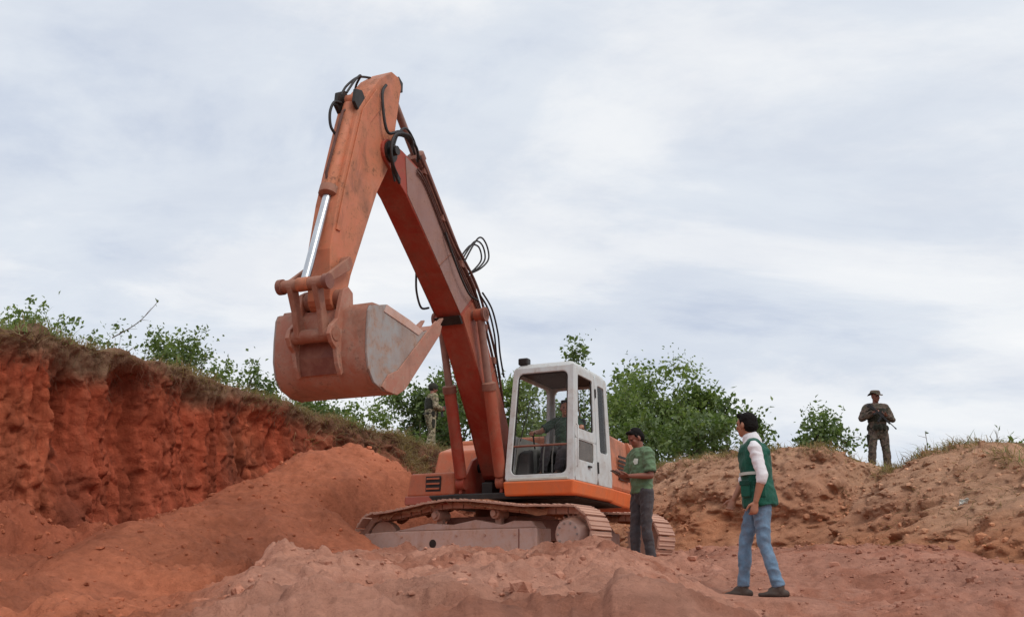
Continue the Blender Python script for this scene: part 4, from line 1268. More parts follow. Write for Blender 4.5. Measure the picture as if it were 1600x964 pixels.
# windscreen: the upper pane above a cross bar, the lower pane is gone
wq = [FBL, FBR, FTR, FTL]
b = ub(); pane(b, wq, 0.08, 0.905, 0.31, 0.95, 0.035); b.build('windscreen', M['glass'], cab)
b = ub(); p0, p1 = qp(wq, 0.085, 0.30), qp(wq, 0.90, 0.30); b.tube([p0 + [-0.03, 0, 0], p1 + [-0.03, 0, 0]], 0.016, 8); b.build('cross_bar', M['maroon'], cab)
b = ub(); b.box(0.90, 1.03, 0.50, 0.66, 2.925, 3.03); b.tube([(0.96, 0.58, 2.90), (0.96, 0.58, 2.94)], 0.03, 10); b.build('work_light', M['dark'], cab, bevel=0.02)
b = ub(); b.box(1.30, 1.375, 0.50, 1.40, 1.174, 1.215); b.build('front_sill', M['panel'], cab, bevel=0.01)
# seat, consoles, levers
b = ub(); b.box(0.0, 0.50, 0.70, 1.20, 1.50, 1.62); b.build('seat', M['seat'], cab, bevel=0.04)
b = ub(); b.hexa([(-0.06, 0.72, 1.60), (0.08, 0.72, 1.60), (0.08, 1.18, 1.60), (-0.06, 1.18, 1.60), (-0.20, 0.76, 2.25), (-0.10, 0.76, 2.25), (-0.10, 1.14, 2.25), (-0.20, 1.14, 2.25)]); b.build('seat_back', M['seat'], cab, bevel=0.04)
b = ub(); b.box(0.05, 0.45, 0.78, 1.12, 1.20, 1.50); b.build('seat_base', M['innerdark'], cab)
for l in (0.60, 1.27):
    b = ub(); b.hexa([(0.0, l - 0.07, 1.22), (0.72, l - 0.07, 1.22), (0.72, l + 0.07, 1.22), (0.0, l + 0.07, 1.22), (0.0, l - 0.07, 1.76), (0.72, l - 0.07, 1.70), (0.72, l + 0.07, 1.70), (0.0, l + 0.07, 1.76)])
    b.build('console', M['inner'], cab, bevel=0.02)
    b = ub(); b.tube([(0.62, l, 1.70), (0.68, l, 1.88), (0.70, l, 1.96)], [0.012, 0.014, 0.026], 8); b.build('joystick', M['dark'], cab, smooth=50)
for l in (0.88, 1.02):
    b = ub(); b.tube([(1.0, l, 1.20), (0.98, l, 1.55), (0.90, l, 1.78), (0.89, l, 1.86)], [0.012, 0.012, 0.012, 0.02], 8); b.build('travel_lever', M['inner'], cab, smooth=50)
    b = ub(); b.hexa([(0.92, l - 0.05, 1.205), (1.14, l - 0.05, 1.26), (1.14, l + 0.05, 1.26), (0.92, l + 0.05, 1.205), (0.92, l - 0.05, 1.225), (1.14, l - 0.05, 1.28), (1.14, l + 0.05, 1.28), (0.92, l + 0.05, 1.225)]); b.build('pedal', M['dark'], cab)
b = ub(); b.hexa([(0.98, 0.52, 1.22), (1.20, 0.52, 1.22), (1.20, 0.74, 1.22), (0.98, 0.74, 1.22), (0.94, 0.54, 1.66), (1.10, 0.54, 1.60), (1.10, 0.72, 1.60), (0.94, 0.72, 1.66)]); b.build('instrument_pod', M['innerdark'], cab, bevel=0.03)
# mirror bracket and handrail by the door
b = ub(); b.tube([qp(side, 0.02, 0.10) + [0.02, 0.05, 0], qp(side, 0.02, 0.12) + [0.03, 0.07, 0], qp(side, 0.02, 0.45) + [0.03, 0.07, 0], qp(side, 0.02, 0.47) + [0.02, 0.04, 0]], 0.011, 8); b.build('grab_rail', M['white'], cab, smooth=50)

# ================================================================== people
DG = None


def remeshed(name, mb, voxel, mat, parent, smooth_n=4, wrinkle=0.0, wscale=14.0, seed=0, drop=None):
    """union of the shapes in mb as one continuous smooth surface"""
    me = mb.mesh(name + '_src')
    tmp = bpy.data.objects.new('tmp', me); COL.objects.link(tmp)
    r = tmp.modifiers.new('r', 'REMESH'); r.mode = 'VOXEL'; r.voxel_size = voxel; r.use_smooth_shade = True
    s = tmp.modifiers.new('s', 'SMOOTH'); s.factor = 0.5; s.iterations = smooth_n
    dg = bpy.context.evaluated_depsgraph_get(); dg.update()
    out = bpy.data.meshes.new_from_object(tmp.evaluated_get(dg))
    bpy.data.objects.remove(tmp); bpy.data.meshes.remove(me)
    out.name = name
    n = len(out.vertices)
    if wrinkle:
        co = np.empty(n * 3, np.float32); out.vertices.foreach_get('co', co); co = co.reshape(-1, 3)
        no = np.empty(n * 3, np.float32); out.vertices.foreach_get('normal', no); no = no.reshape(-1, 3)
        w = fbm(co[:, 0] * wscale, co[:, 1] * wscale, co[:, 2] * wscale * 1.1, 3, 0.55, seed=seed)
        w2 = 1 - np.abs(fbm(co[:, 0] * wscale * 0.8 + 3, co[:, 1] * wscale * 0.8, co[:, 2] * wscale * 1.3 + co[:, 0] * 6, 2, 0.5, seed=seed + 5)) * 2.4
        co = co + no * ((w * 0.8 + w2 * 0.85) * wrinkle)[:, None]
        out.vertices.foreach_set('co', co.astype(np.float32).ravel())
    out.polygons.foreach_set('use_smooth', np.ones(len(out.polygons), bool))
    out.update()
    out.materials.clear()
    return link_mesh(name, out, mat, parent)


def V3(*a): return Vector(a)


def frame_of(fwd, up):
    f = Vector(fwd).normalized(); u = Vector(up); u = (u - f * u.dot(f)).normalized()
    r = f.cross(u)
    return Matrix((r, f, u)).transposed()      # columns: right, forward, up


def hand(mb, wrist, dirn, palm, side, curl=35.0, scale=1.0, thumb_in=0.4):
    """palm + five fingers. dirn: along the hand, palm: the way the palm faces, side: +1 right hand / -1 left hand"""
    d = Vector(dirn).normalized(); p = Vector(palm); p = (p - d * p.dot(d)).normalized()
    x = d.cross(p) * (1 if side > 0 else -1)       # towards the thumb
    w = Vector(wrist)
    k = scale
    mb.capsule([w, w + d * 0.03 * k, w + d * 0.085 * k], [0.026 * k, 0.034 * k, 0.036 * k], 12, squash=0.5, side=x)
    for i, (off_, ln) in enumerate(((0.030, 0.074), (0.010, 0.082), (-0.011, 0.076), (-0.031, 0.060))):
        a = w + d * 0.085 * k + x * off_ * k
        pts, rads = [a - d * 0.02 * k, a], [0.0105 * k, 0.0100 * k]
        dd, c = d.copy(), R(curl) * (1 + 0.12 * i)
        for j, fr in enumerate((0.45, 0.32, 0.23)):
            ax = d.cross(p)
            dd = Matrix.Rotation(c * (0.7 if j == 0 else 1.0), 3, ax) @ dd
            a = a + dd * ln * fr * k
            pts.append(a); rads.append((0.0092 - 0.0009 * j) * k)
        mb.capsule(pts, rads, 8)
    a = w + d * 0.025 * k + x * 0.028 * k
    t1 = (d * 0.6 + x * 0.75 + p * 0.25 * thumb_in).normalized()
    t2 = (d * 0.9 + x * 0.25 + p * 0.6 * thumb_in).normalized()
    mb.capsule([a, a + t1 * 0.036 * k, a + t1 * 0.036 * k + t2 * 0.034 * k, a + t1 * 0.036 * k + t2 * 0.058 * k], [0.0135 * k, 0.0118 * k, 0.0105 * k, 0.0088 * k], 8)


def head(mb, c, fwd, up=(0, 0, 1), k=1.0):
    Mx = frame_of(fwd, up)
    g = lambda x, y, z: Vector(c) + Mx @ Vector((x * k, y * k, z * k))
    mb.ell(g(0, -0.012, 0.030), (0.077 * k, 0.097 * k, 0.098 * k), Mx)
    mb.ell(g(0, 0.026, -0.035), (0.062 * k, 0.066 * k, 0.080 * k), Mx)
    mb.ell(g(0, 0.050, -0.085), (0.036 * k, 0.034 * k, 0.026 * k), Mx)       # chin
    mb.capsule([g(0, 0.083, 0.022), g(0, 0.103, -0.012), g(0, 0.108, -0.020)], [0.008 * k, 0.013 * k, 0.015 * k], 8)   # nose
    mb.capsule([g(-0.035, 0.076, 0.032), g(0.035, 0.076, 0.032)], 0.013 * k, 8)    # brow
    mb.capsule([g(-0.020, 0.083, -0.052), g(0, 0.089, -0.053), g(0.020, 0.083, -0.052)], 0.0085 * k, 8)  # lips
    for s in (-1, 1):
        mb.ell(g(s * 0.042, 0.058, -0.015), (0.022 * k, 0.022 * k, 0.024 * k), Mx)    # cheek
        mb.ell(g(s * 0.078, -0.008, -0.008), (0.011 * k, 0.022 * k, 0.033 * k), Mx)   # ear
    return g, Mx


def torso(mb, secs):
    """secs: list of (centre, right vector, rx, ry)"""
    pts = [s[0] for s in secs]
    mb.capsule(pts, [s[2] for s in secs], 22, squash=[s[3] / s[2] for s in secs], side=secs[0][1])


def shoe(mb, ankle, toe, k=1.0, h=0.09):
    a, t = Vector(ankle), Vector(toe)
    d = Vector((t.x - a.x, t.y - a.y, 0)).normalized()
    z0 = a.z - 0.085 * k
    heel = Vector((a.x, a.y, z0 + 0.038 * k)) - d * 0.05 * k
    ball = Vector((a.x, a.y, z0 + 0.036 * k)) + d * 0.10 * k
    tip = Vector((a.x, a.y, z0 + 0.030 * k)) + d * 0.165 * k
    up = Vector((0, 0, 1)); sd = d.cross(up)
    mb.capsule([heel, (heel + ball) / 2, ball, tip], [0.040 * k, 0.041 * k, 0.047 * k, 0.036 * k], 12, squash=[0.95, 0.95, 0.72, 0.72], side=sd)
    mb.capsule([a + Vector((0, 0, h - 0.06)), a - Vector((0, 0, 0.03))], [0.046 * k, 0.046 * k], 12)
    mb.capsule([a + d * 0.02, ball + Vector((0, 0, 0.01))], [0.042 * k, 0.036 * k], 10)


def make_person(loc, rz, label, J, skin, parts, headk=1.0, voxel=0.0075):
    """J: joints in the person's own frame (x right, y forward, z up)"""
    root = tag(empty('person', loc, rz), label, 'person')
    b = MB()
    g, Mx = head(b, J['head'], J['look'], J.get('headup', (0, 0, 1)), headk)
    b.capsule([J['neck'], g(0, -0.02, -0.03)], [0.060, 0.054], 12)
    torso(b, [(c, r, rx * 0.9, ry * 0.9) for c, r, rx, ry in J['torso']])
    for s, sd in (('R', 1), ('L', -1)):
        b.capsule([J['sh' + s], J['el' + s]], [0.050, 0.040], 12)
        b.capsule([J['el' + s], (Vector(J['el' + s]) * 0.7 + Vector(J['wr' + s]) * 0.3), J['wr' + s]], [0.040, 0.041, 0.026], 12)
        hand(b, J['wr' + s], J['hd' + s], J['hp' + s], sd, J.get('curl' + s, 30))
        b.capsule([J['hip' + s], J['kn' + s]], [0.070, 0.048], 12)
        b.capsule([J['kn' + s], J['an' + s]], [0.048, 0.034], 12)
        b.capsule([J['an' + s], (Vector(J['an' + s]) + (Vector(J['toe' + s]) - Vector(J['an' + s])) * 0.7)], [0.034, 0.028], 10)
    body = remeshed('body', b, voxel, skin, root, 3)
    for s in (-1, 1):
        e = MB(); e.ell(g(s * 0.031, 0.0815, 0.010), (0.012, 0.008, 0.008), Mx, 10, 8); e.build('eye', M['eye'], root, smooth=80)
    for fn in parts:
        fn(root, J, g, Mx)
    return root


def hair_part(root, J, g, Mx, long=0.0):
    b = MB()
    b.ell(g(0, -0.024, 0.042), (0.081, 0.094, 0.089), Mx)
    b.ell(g(0, -0.052, 0.0), (0.080, 0.070, 0.085 + long), Mx)
    b.capsule([g(-0.045, 0.045, 0.098), g(0.045, 0.045, 0.098)], 0.026, 10)
    for s in (-1, 1): b.capsule([g(s * 0.074, 0.014, 0.05), g(s * 0.077, 0.010, 0.005)], [0.013, 0.007], 8)
    remeshed('hair', b, 0.007, M['hair'], root, 2, 0.004, 45.0, 3)


def mk_top(name, mat, sleeve, ease=0.012, hem=None, rolled=False, wr=0.010, collar=False, arms=True):
    """shirt: torso plus sleeves down the share 'sleeve' of the arm (1 = elbow, 2 = wrist)"""
    def fn(root, J, g, Mx):
        b = MB()
        tt = [(c, r, rx + ease, ry + ease) for c, r, rx, ry in J['torso'][(hem or 0):]]
        b.tube([q[0] for q in tt], [q[2] for q in tt], 22, True, [q[3] / q[2] for q in tt], tt[0][1])
        if arms:
            for s in ('R', 'L'):
                S_, E_, W_ = Vector(J['sh' + s]), Vector(J['el' + s]), Vector(J['wr' + s])
                inner = (Vector(J['torso'][-2][0]) + S_) / 2
                b.capsule([inner, S_], [0.062 + ease, 0.056 + ease], 14)
                if sleeve <= 1:
                    e = S_ + (E_ - S_) * sleeve
                    b.tube([S_, (S_ + e) / 2, e], [0.058 + ease, 0.055 + ease, 0.056 + ease], 14)
                else:
                    e = E_ + (W_ - E_) * (sleeve - 1)
                    b.capsule([S_, (S_ + E_) / 2, E_], [0.057 + ease, 0.052 + ease, 0.046 + ease], 14)
                    b.tube([E_, (E_ + e) / 2, e], [0.046 + ease, 0.044 + ease, (0.050 if rolled else 0.034) + ease], 14)
                    if rolled:
                        d = (e - E_).normalized(); b.capsule([e - d * 0.04, e - d * 0.005], [0.050 + ease, 0.050 + ease], 14)
        if collar:
            n = Vector(J['neck']); h = Vector(J['head'])
            d = (h - n).normalized()
            b.tube([n - d * 0.02, n + d * 0.03, n + d * 0.085], [0.088, 0.080, 0.068], 18)
        return remeshed(name, b, 0.010, mat, root, 3, wr, 11.0, 7)
    return fn


def mk_trousers(mat, name='trousers', ease=0.016, wr=0.010, hem=0.94, flare=0.062):
    def fn(root, J, g, Mx):
        b = MB()
        c0, r0, rx0, ry0 = J['torso'][0]
        c1 = J['torso'][1][0]
        b.capsule([Vector(c0) - (Vector(c1) - Vector(c0)) * 0.25, c0, (Vector(c0) + Vector(c1)) * 0.5], [rx0 * 0.80, rx0 + 0.005, rx0 * 0.92], 20, squash=[0.85, ry0 / rx0 * 1.02, ry0 / rx0], side=r0)
        for s in ('R', 'L'):
            H_, K_, A_ = Vector(J['hip' + s]), Vector(J['kn' + s]), Vector(J['an' + s])
            b.capsule([H_, (H_ + K_) / 2, K_], [0.090 + ease * 0.5, 0.076 + ease * 0.6, 0.054 + ease], 14)
            e = K_ + (A_ - K_) * hem
            b.capsule([K_, K_ + (A_ - K_) * 0.35], [0.054 + ease, 0.056 + ease], 14)
            b.tube([K_ + (A_ - K_) * 0.35, K_ + (A_ - K_) * 0.7, e], [0.056 + ease, 0.050 + ease, flare], 14)
        remeshed(name, b, 0.010, mat, root, 3, wr, 10.0, 17)
    return fn


def mk_shoes(mat, name='shoe', h=0.09):
    def fn(root, J, g, Mx):
        for s in ('R', 'L'):
            b = MB(); shoe(b, J['an' + s], J['toe' + s], 1.0, h)
            remeshed(name, b, 0.008, mat, root, 2)
    return fn


def spine(pel, chest, twist=0.0, right=None, k=1.0, belly=0.0):
    """torso sections from hip to neck base"""
    p, c = Vector(pel), Vector(chest)
    d = (c - p)
    r = Vector(right) if right else Vector((math.cos(twist), math.sin(twist), 0))
    f = Vector((0, 0, 1)).cross(r)
    return [(p - d * 0.10, r, 0.160 * k, 0.112 * k), (p + d * 0.28, r, 0.150 * k, (0.108 + belly) * k), (p + d * 0.62, r, 0.160 * k, (0.116 + belly * 0.5) * k),
            (p + d * 0.86, r, 0.168 * k, 0.116 * k), (c, r, 0.140 * k, 0.090 * k), (c + d.normalized() * 0.045, r, 0.075 * k, 0.068 * k)]


# ---------------------------------------------------------------- man in the green vest, walking
f0, f1 = feet[0], feet[1]
mid = (f0 + f1) / 2
base1 = (mid[0], mid[1], (gz(f0[0], f0[1]) + gz(f1[0], f1[1])) / 2 - 0.03)
# his frame: y forward = image left, x right = away from the camera
J = dict(torso=spine((0.0, -0.03, 0.97), (0.0, 0.0, 1.44)), neck=(0, 0.0, 1.47), head=(0.02, 0.05, 1.635), look=(0.62, 0.78, 0.0),
         shL=(-0.195, 0.0, 1.395), elL=(-0.245, -0.055, 1.12), wrL=(-0.235, 0.02, 0.885), hdL=(0.02, 0.22, -0.97), hpL=(1, 0.3, 0), curlL=38,
         shR=(0.175, 0.0, 1.415), elR=(0.225, 0.08, 1.14), wrR=(0.20, 0.20, 0.94), hdR=(-0.05, 0.4, -0.9), hpR=(-1, 0.2, 0), curlR=38,
         hipL=(-0.085, -0.04, 0.93), knL=(-0.10, -0.04, 0.50), anL=(-0.11, -0.155, 0.10), toeL=(-0.11, 0.08, 0.03),
         hipR=(0.085, -0.01, 0.93), knR=(0.10, 0.125, 0.50), anR=(0.11, 0.160, 0.10), toeR=(0.20, 0.42, 0.03))


def vest_parts(root, J, g, Mx):
    # sleeveless vest with open neck: torso shell, longer at the hip
    b = MB()
    T_ = J['torso']
    c0 = Vector(T_[0][0]); d = (Vector(T_[1][0]) - c0).normalized()
    secs = [(c0 - d * 0.07, T_[0][1], 0.205, 0.165), (c0 + d * 0.05, T_[0][1], 0.196, 0.158)] + [(c, r, rx + 0.030, ry + 0.034) for c, r, rx, ry in T_[1:4]] + [(T_[4][0], T_[4][1], 0.150, 0.108)]
    b.tube([s[0] for s in secs], [s[2] for s in secs], 26, True, [s[3] / s[2] for s in secs], T_[0][1])
    b.capsule([Vector(T_[4][0]) + Vector((-0.150, 0, -0.030)), Vector(T_[4][0]) + Vector((-0.06, 0, -0.018)), Vector(T_[4][0]) + Vector((0.06, 0, -0.018)), Vector(T_[4][0]) + Vector((0.150, 0, -0.030))], [0.072, 0.078, 0.078, 0.072], 14)
    b.capsule([Vector((-0.10, -0.125, 1.36)), Vector((0.10, -0.125, 1.36))], [0.035, 0.035], 10)
    remeshed('vest', b, 0.010, M['vest'], root, 3, 0.011, 9.0, 27)
    z = 1.155
    for nm, zc, rx, ry in (('reflective_band', z, 0.194, 0.157),):
        b = MB()
        pts = [(rx * math.cos(a), -0.018 + ry * math.sin(a), zc) for a in np.linspace(R(100), R(215), 24)]
        vs, fs = [], []
        for i, p in enumerate(pts):
            n = Vector((p[0], p[1] + 0.018, 0)).normalized()
            for o_, dz in ((0.012, -0.014), (0.012, 0.014), (-0.012, 0.014), (-0.012, -0.014)):
                vs.append((p[0] + n.x * o_, p[1] + n.y * o_, zc + dz))
        for i in range(len(pts) - 1):
            for k in range(4): fs.append((i * 4 + k, i * 4 + (k + 1) % 4, i * 4 + 4 + (k + 1) % 4, i * 4 + 4 + k))
        fs += [(0, 1, 2, 3), tuple(len(pts) * 4 - 1 - k for k in range(4))]
        b.add(vs, fs)
        b.build(nm, M['band'], root, smooth=30)
    for a, zc in ((R(140), 1.01), (R(182), 1.0)):
        b = MB(); Mr = Matrix.Rotation(a, 3, 'Z'); c = Mr @ Vector((0.190 if a > R(150) else 0.172, 0, 0)) + Vector((0, -0.018, zc))
        pts = []
        for dx in (-0.015, 0.022):
            for dy, dz in ((-0.055, -0.075), (0.055, -0.075), (0.055, 0.075), (-0.055, 0.075)): pts.append(tuple(c + Mr @ Vector((dx, dy, dz))))
        b.hexa(pts); b.build('pocket', M['vest'], root, bevel=0.012)
        b = MB(); pts = []
        for dx in (0.023, 0.030):
            for dy, dz in ((-0.058, 0.035), (0.058, 0.035), (0.058, 0.078), (-0.058, 0.078)): pts.append(tuple(c + Mr @ Vector((dx, dy, dz))))
        b.hexa(pts); b.build('pocket_flap', M['vestdark'], root, bevel=0.003)


def belt_part(root, J, g, Mx):
    pass


make_person(base1, R(80), 'man in a dark green vest, white shirt and blue jeans walking towards the machine', J, M['skin'],
            [hair_part, mk_top('shirt', M['shirtwhite'], 1.15, 0.004, hem=1, rolled=True, collar=True, wr=0.007), vest_parts, mk_trousers(M['jeans'], 'jeans', 0.004, 0.009, 0.96, 0.058), mk_shoes(M['shoe_dark'])])

# ---------------------------------------------------------------- man in the green T-shirt, looking down at his phone
f2 = feet[2]
base2 = (f2[0], f2[1], gz(f2[0], f2[1]) - 0.02)
J = dict(torso=spine((0, 0, 0.95), (0, 0.015, 1.41), k=0.93, belly=0.008), neck=(0, 0.02, 1.44), head=(0.0, 0.075, 1.59), look=(0.12, 0.80, -0.50), headup=(0, 0.4, 0.9),
         shL=(-0.17, 0.01, 1.385), elL=(-0.225, 0.02, 1.10), wrL=(-0.08, 0.245, 1.10), hdL=(0.5, 0.85, 0.05), hpL=(0.4, -0.2, 1), curlL=45,
         shR=(0.17, 0.01, 1.385), elR=(0.225, 0.05, 1.10), wrR=(0.10, 0.27, 1.12), hdR=(-0.6, 0.75, 0.05), hpR=(-0.4, -0.2, 1), curlR=45,
         hipL=(-0.09, 0, 0.91), knL=(-0.11, 0.03, 0.49), anL=(-0.12, -0.02, 0.09), toeL=(-0.16, 0.2, 0.03),
         hipR=(0.09, 0, 0.91), knR=(0.10, 0.05, 0.49), anR=(0.11, 0.06, 0.09), toeR=(0.15, 0.27, 0.03))


def shirt_emblem(root, J, g, Mx):
    b = MB()
    vs = []
    for i in range(5):
        for k in range(5):
            a_, r_ = 2 * PI * i / 5, (k + 0.15) / 4.15; x = -0.068 + 0.042 * r_ * math.cos(a_) * (1 + 0.15 * math.sin(3 * a_)); z = 1.288 + 0.050 * r_ * math.sin(a_) * (1 + 0.2 * math.cos(2 * a_))
            vs.append((x, 0.0, z))
    pts = []
    for (x, y, z) in vs:
        yy = 0.012 + 0.131 * math.sqrt(max(0.0, 1 - (x / 0.172) ** 2)) + 0.004
        pts.append((x, yy, z))
    fs = [(i * 5 + k, i * 5 + k + 1, (i + 1) % 5 * 5 + k + 1, (i + 1) % 5 * 5 + k) for i in range(5) for k in range(4)]
    n = len(pts)
    pts += [(x, y - 0.02, z) for x, y, z in pts]
    fs += [tuple(n + q for q in reversed(f)) for f in fs]
    b.add(pts, fs); b.build('chest_emblem', M['emblem'], root, smooth=60)
    for s in ('L', 'R'):
        b = MB(); S_, E_ = Vector(J['sh' + s]), Vector(J['el' + s]); d = (E_ - S_).normalized(); e = S_ + (E_ - S_) * 0.80
        b.tube([e - d * 0.012, e + d * 0.014], [0.071, 0.071], 16); b.build('sleeve_hem', M['tshirt_dark'], root, smooth=40)


make_person(base2, R(118), 'man in a green T-shirt and dark trousers looking down at a phone beside the tracks', J, M['skindark'],
            [hair_part, mk_top('t_shirt', M['tshirt'], 0.80, 0.018, wr=0.012), shirt_emblem, mk_trousers(M['trousers'], 'trousers', 0.008), mk_shoes(M['shoe_dark'])])
b = MB(); b.box(-0.04, 0.04, -0.08, 0.08, -0.005, 0.005)
ph = b.build('phone', M['phone'], None, bevel=0.004)
ph.rotation_euler = (R(25), 0, R(118))
cz, sz = math.cos(R(118)), math.sin(R(118))
px_, py_ = 0.01, 0.37
ph.location = (base2[0] + px_ * cz - py_ * sz, base2[1] + px_ * sz + py_ * cz, base2[2] + 1.135)
tag(ph, 'black phone held in both hands by the man in the green T-shirt', 'phone')

# ---------------------------------------------------------------- driver in the cab
pd = O + TU((0.30, 0.95, 1.20))
J = dict(torso=spine((0, -0.05, 0.50), (0, -0.09, 0.97)), neck=(0, -0.085, 1.00), head=(-0.02, -0.02, 1.155), look=(-0.35, 0.92, -0.12),
         shL=(-0.185, -0.09, 0.95), elL=(-0.33, 0.10, 0.74), wrL=(-0.40, 0.30, 0.80), hdL=(-0.2, 0.9, 0.1), hpL=(0, 0, -1), curlL=35,
         shR=(0.185, -0.08, 0.95), elR=(0.365, 0.08, 0.80), wrR=(0.36, 0.33, 0.76), hdR=(0.0, 0.95, -0.1), hpR=(0, 0, -1), curlR=40,
         hipL=(-0.09, -0.03, 0.47), knL=(-0.14, 0.42, 0.50), anL=(-0.13, 0.62, 0.11), toeL=(-0.13, 0.84, 0.06),
         hipR=(0.09, -0.03, 0.47), knR=(0.13, 0.42, 0.50), anR=(0.12, 0.60, 0.11), toeR=(0.12, 0.84, 0.06))
make_person(tuple(pd), PI - YAW, 'driver in a dark green shirt seated inside the cab', J, M['skin'],
            [hair_part, mk_top('t_shirt', M['tshirt_dark'], 0.75, 0.014), mk_trousers(M['trousers']), mk_shoes(M['shoe_dark'])])


# ---------------------------------------------------------------- two camouflaged men on the banks
def boonie(mat):
    def fn(root, J, g, Mx):
        b = MB()
        rings = [(0.0, 0.150), (0.02, 0.148), (0.075, 0.139), (0.088, 0.115), (0.128, 0.104), (0.150, 0.080), (0.156, 0.02)]
        vs, fs, n = [], [], 28
        for z, r in [(0.05, 0.155), (0.056, 0.150), (0.066, 0.108), (0.12, 0.100), (0.142, 0.080), (0.148, 0.02)]:
            for k in range(n):
                a = 2 * PI * k / n
                wv = 0.022 * math.sin(2 * a + 0.6) + 0.012 * math.sin(3 * a) if r > 0.12 else 0
                vs.append(g(r * math.cos(a), -0.012 + r * 1.08 * math.sin(a), z + wv))
        m = len(vs) // n
        for i in range(m - 1):
            for k in range(n):
                fs.append((i * n + k, i * n + (k + 1) % n, (i + 1) * n + (k + 1) % n, (i + 1) * n + k))
        fs.append(tuple(range((m - 1) * n, m * n))); fs.append(tuple(range(n - 1, -1, -1)))
        b.add(vs, fs)
        b.build('brimmed_hat', mat, root, smooth=50)
    return fn


def helmet(mat):
    def fn(root, J, g, Mx):
        b = MB()
        b.ell(g(0, -0.018, 0.050), (0.108, 0.128, 0.110), Mx)
        b.ell(g(0, -0.040, 0.010), (0.100, 0.095, 0.080), Mx)
        b.capsule([g(-0.06, 0.085, 0.075), g(0.06, 0.085, 0.075)], 0.016, 8)
        remeshed('helmet', b, 0.010, mat, root, 3)
    return fn


def rig(mat, pouches=True):
    """load-bearing vest, belt with pouches and thigh holster"""
    def fn(root, J, g, Mx):
        b = MB()
        T_ = J['torso']
        secs = [(c, r, rx + 0.030, ry + 0.042) for c, r, rx, ry in T_[1:4]]
        b.tube([s[0] for s in secs], [s[2] for s in secs], 22, True, [s[3] / s[2] for s in secs], T_[0][1])
        b.tube([Vector(T_[0][0]) + Vector((0, 0, 0.03)), Vector(T_[0][0]) + Vector((0, 0, 0.11))], [0.185, 0.185], 22, True, [0.76, 0.76], T_[0][1])
        for a in (60, 90, 120, 180, 0):
            c = Vector(T_[0][0]) + Vector((0.19 * math.cos(R(a)), 0.145 * math.sin(R(a)), 0.06)); b.ell(c, (0.045, 0.04, 0.075))
        remeshed('load_vest', b, 0.012, mat, root, 2, 0.006, 12.0, 5)
        b = MB(); h, k = Vector(J['hipR']), Vector(J['knR']); c = h * 0.55 + k * 0.45
        b.capsule([c + Vector((0.10, 0.0, 0.08)), c + Vector((0.10, 0.0, -0.08))], [0.045, 0.035], 10, squash=0.6, side=(0, 1, 0)); remeshed('holster', b, 0.012, mat, root, 2)
    return fn


def make_rifle(loc, rz, tilt, roll, label, s=1.0):
    b = MB()
    root = tag(empty('rifle', loc, rz), label, 'rifle')
    root.rotation_euler = (roll, tilt, rz)
    for nm, pr in (('receiver', [(-0.16, -0.03), (0.12, -0.03), (0.12, 0.035), (-0.16, 0.035)]), ('stock', [(-0.17, 0.03), (-0.17, -0.02), (-0.42, -0.10), (-0.44, -0.10), (-0.44, 0.025)]),
                   ('handguard', [(0.125, -0.025), (0.36, -0.02), (0.36, 0.03), (0.125, 0.03)]), ('magazine', [(0.02, -0.032), (0.08, -0.032), (0.12, -0.19), (0.06, -0.20)]),
                   ('pistol_grip', [(-0.14, -0.032), (-0.09, -0.032), (-0.12, -0.14), (-0.17, -0.13)])):
        b = MB(); b.prism([(x * s, z * s) for x, z in pr], -0.02, 0.02); b.build(nm, M['gun'], root, bevel=0.005)
    b = MB(); b.tube([(0.36 * s, 0, 0.012), (0.56 * s, 0, 0.012)], 0.010, 8); b.tube([(0.52 * s, 0, 0.012), (0.58 * s, 0, 0.012)], 0.014, 8); b.build('barrel', M['gun'], root, smooth=40)
    b = MB(); b.box(-0.08 * s, 0.08 * s, -0.012, 0.012, 0.036, 0.06); b.build('sight_rail', M['gun'], root)
    return root


p4 = at(1378, 737, 21.0); p4[2] = plateau_z(p4[0], p4[1]) - 0.03
J = dict(torso=spine((0, 0, 0.97), (0, 0.0, 1.45), k=1.08), neck=(0, 0.01, 1.48), head=(0, 0.04, 1.64), look=(-0.25, 0.95, -0.1),
         shL=(-0.20, 0.0, 1.42), elL=(-0.31, 0.03, 1.16), wrL=(-0.11, 0.24, 1.22), hdL=(0.8, 0.45, 0.1), hpL=(0, -0.6, 0.8), curlL=50,
         shR=(0.20, 0.0, 1.42), elR=(0.33, 0.02, 1.18), wrR=(0.15, 0.24, 1.28), hdR=(-0.7, 0.5, 0.0), hpR=(-0.3, -0.6, 0.2), curlR=55,
         hipL=(-0.10, 0, 0.93), knL=(-0.13, 0.02, 0.50), anL=(-0.14, -0.02, 0.10), toeL=(-0.20, 0.22, 0.03),
         hipR=(0.10, 0, 0.93), knR=(0.17, 0.03, 0.50), anR=(0.21, 0.0, 0.10), toeR=(0.28, 0.22, 0.03))
make_person(tuple(p4), R(180), 'man in camouflage and a brimmed hat standing on the right bank against the sky', J, M['skindark'],
            [mk_top('jacket', M['camo'], 1.95, 0.022), mk_trousers(M['camo'], 'trousers', 0.024, hem=0.80), mk_shoes(M['shoe_dark'], 'boot', 0.18), rig(M['webbing']), boonie(M['camo'])])
make_rifle((p4[0] - 0.03, p4[1] - 0.30, p4[2] + 1.22), R(0), R(46), R(8), 'black rifle held across the chest by the man on the right bank', 0.74)

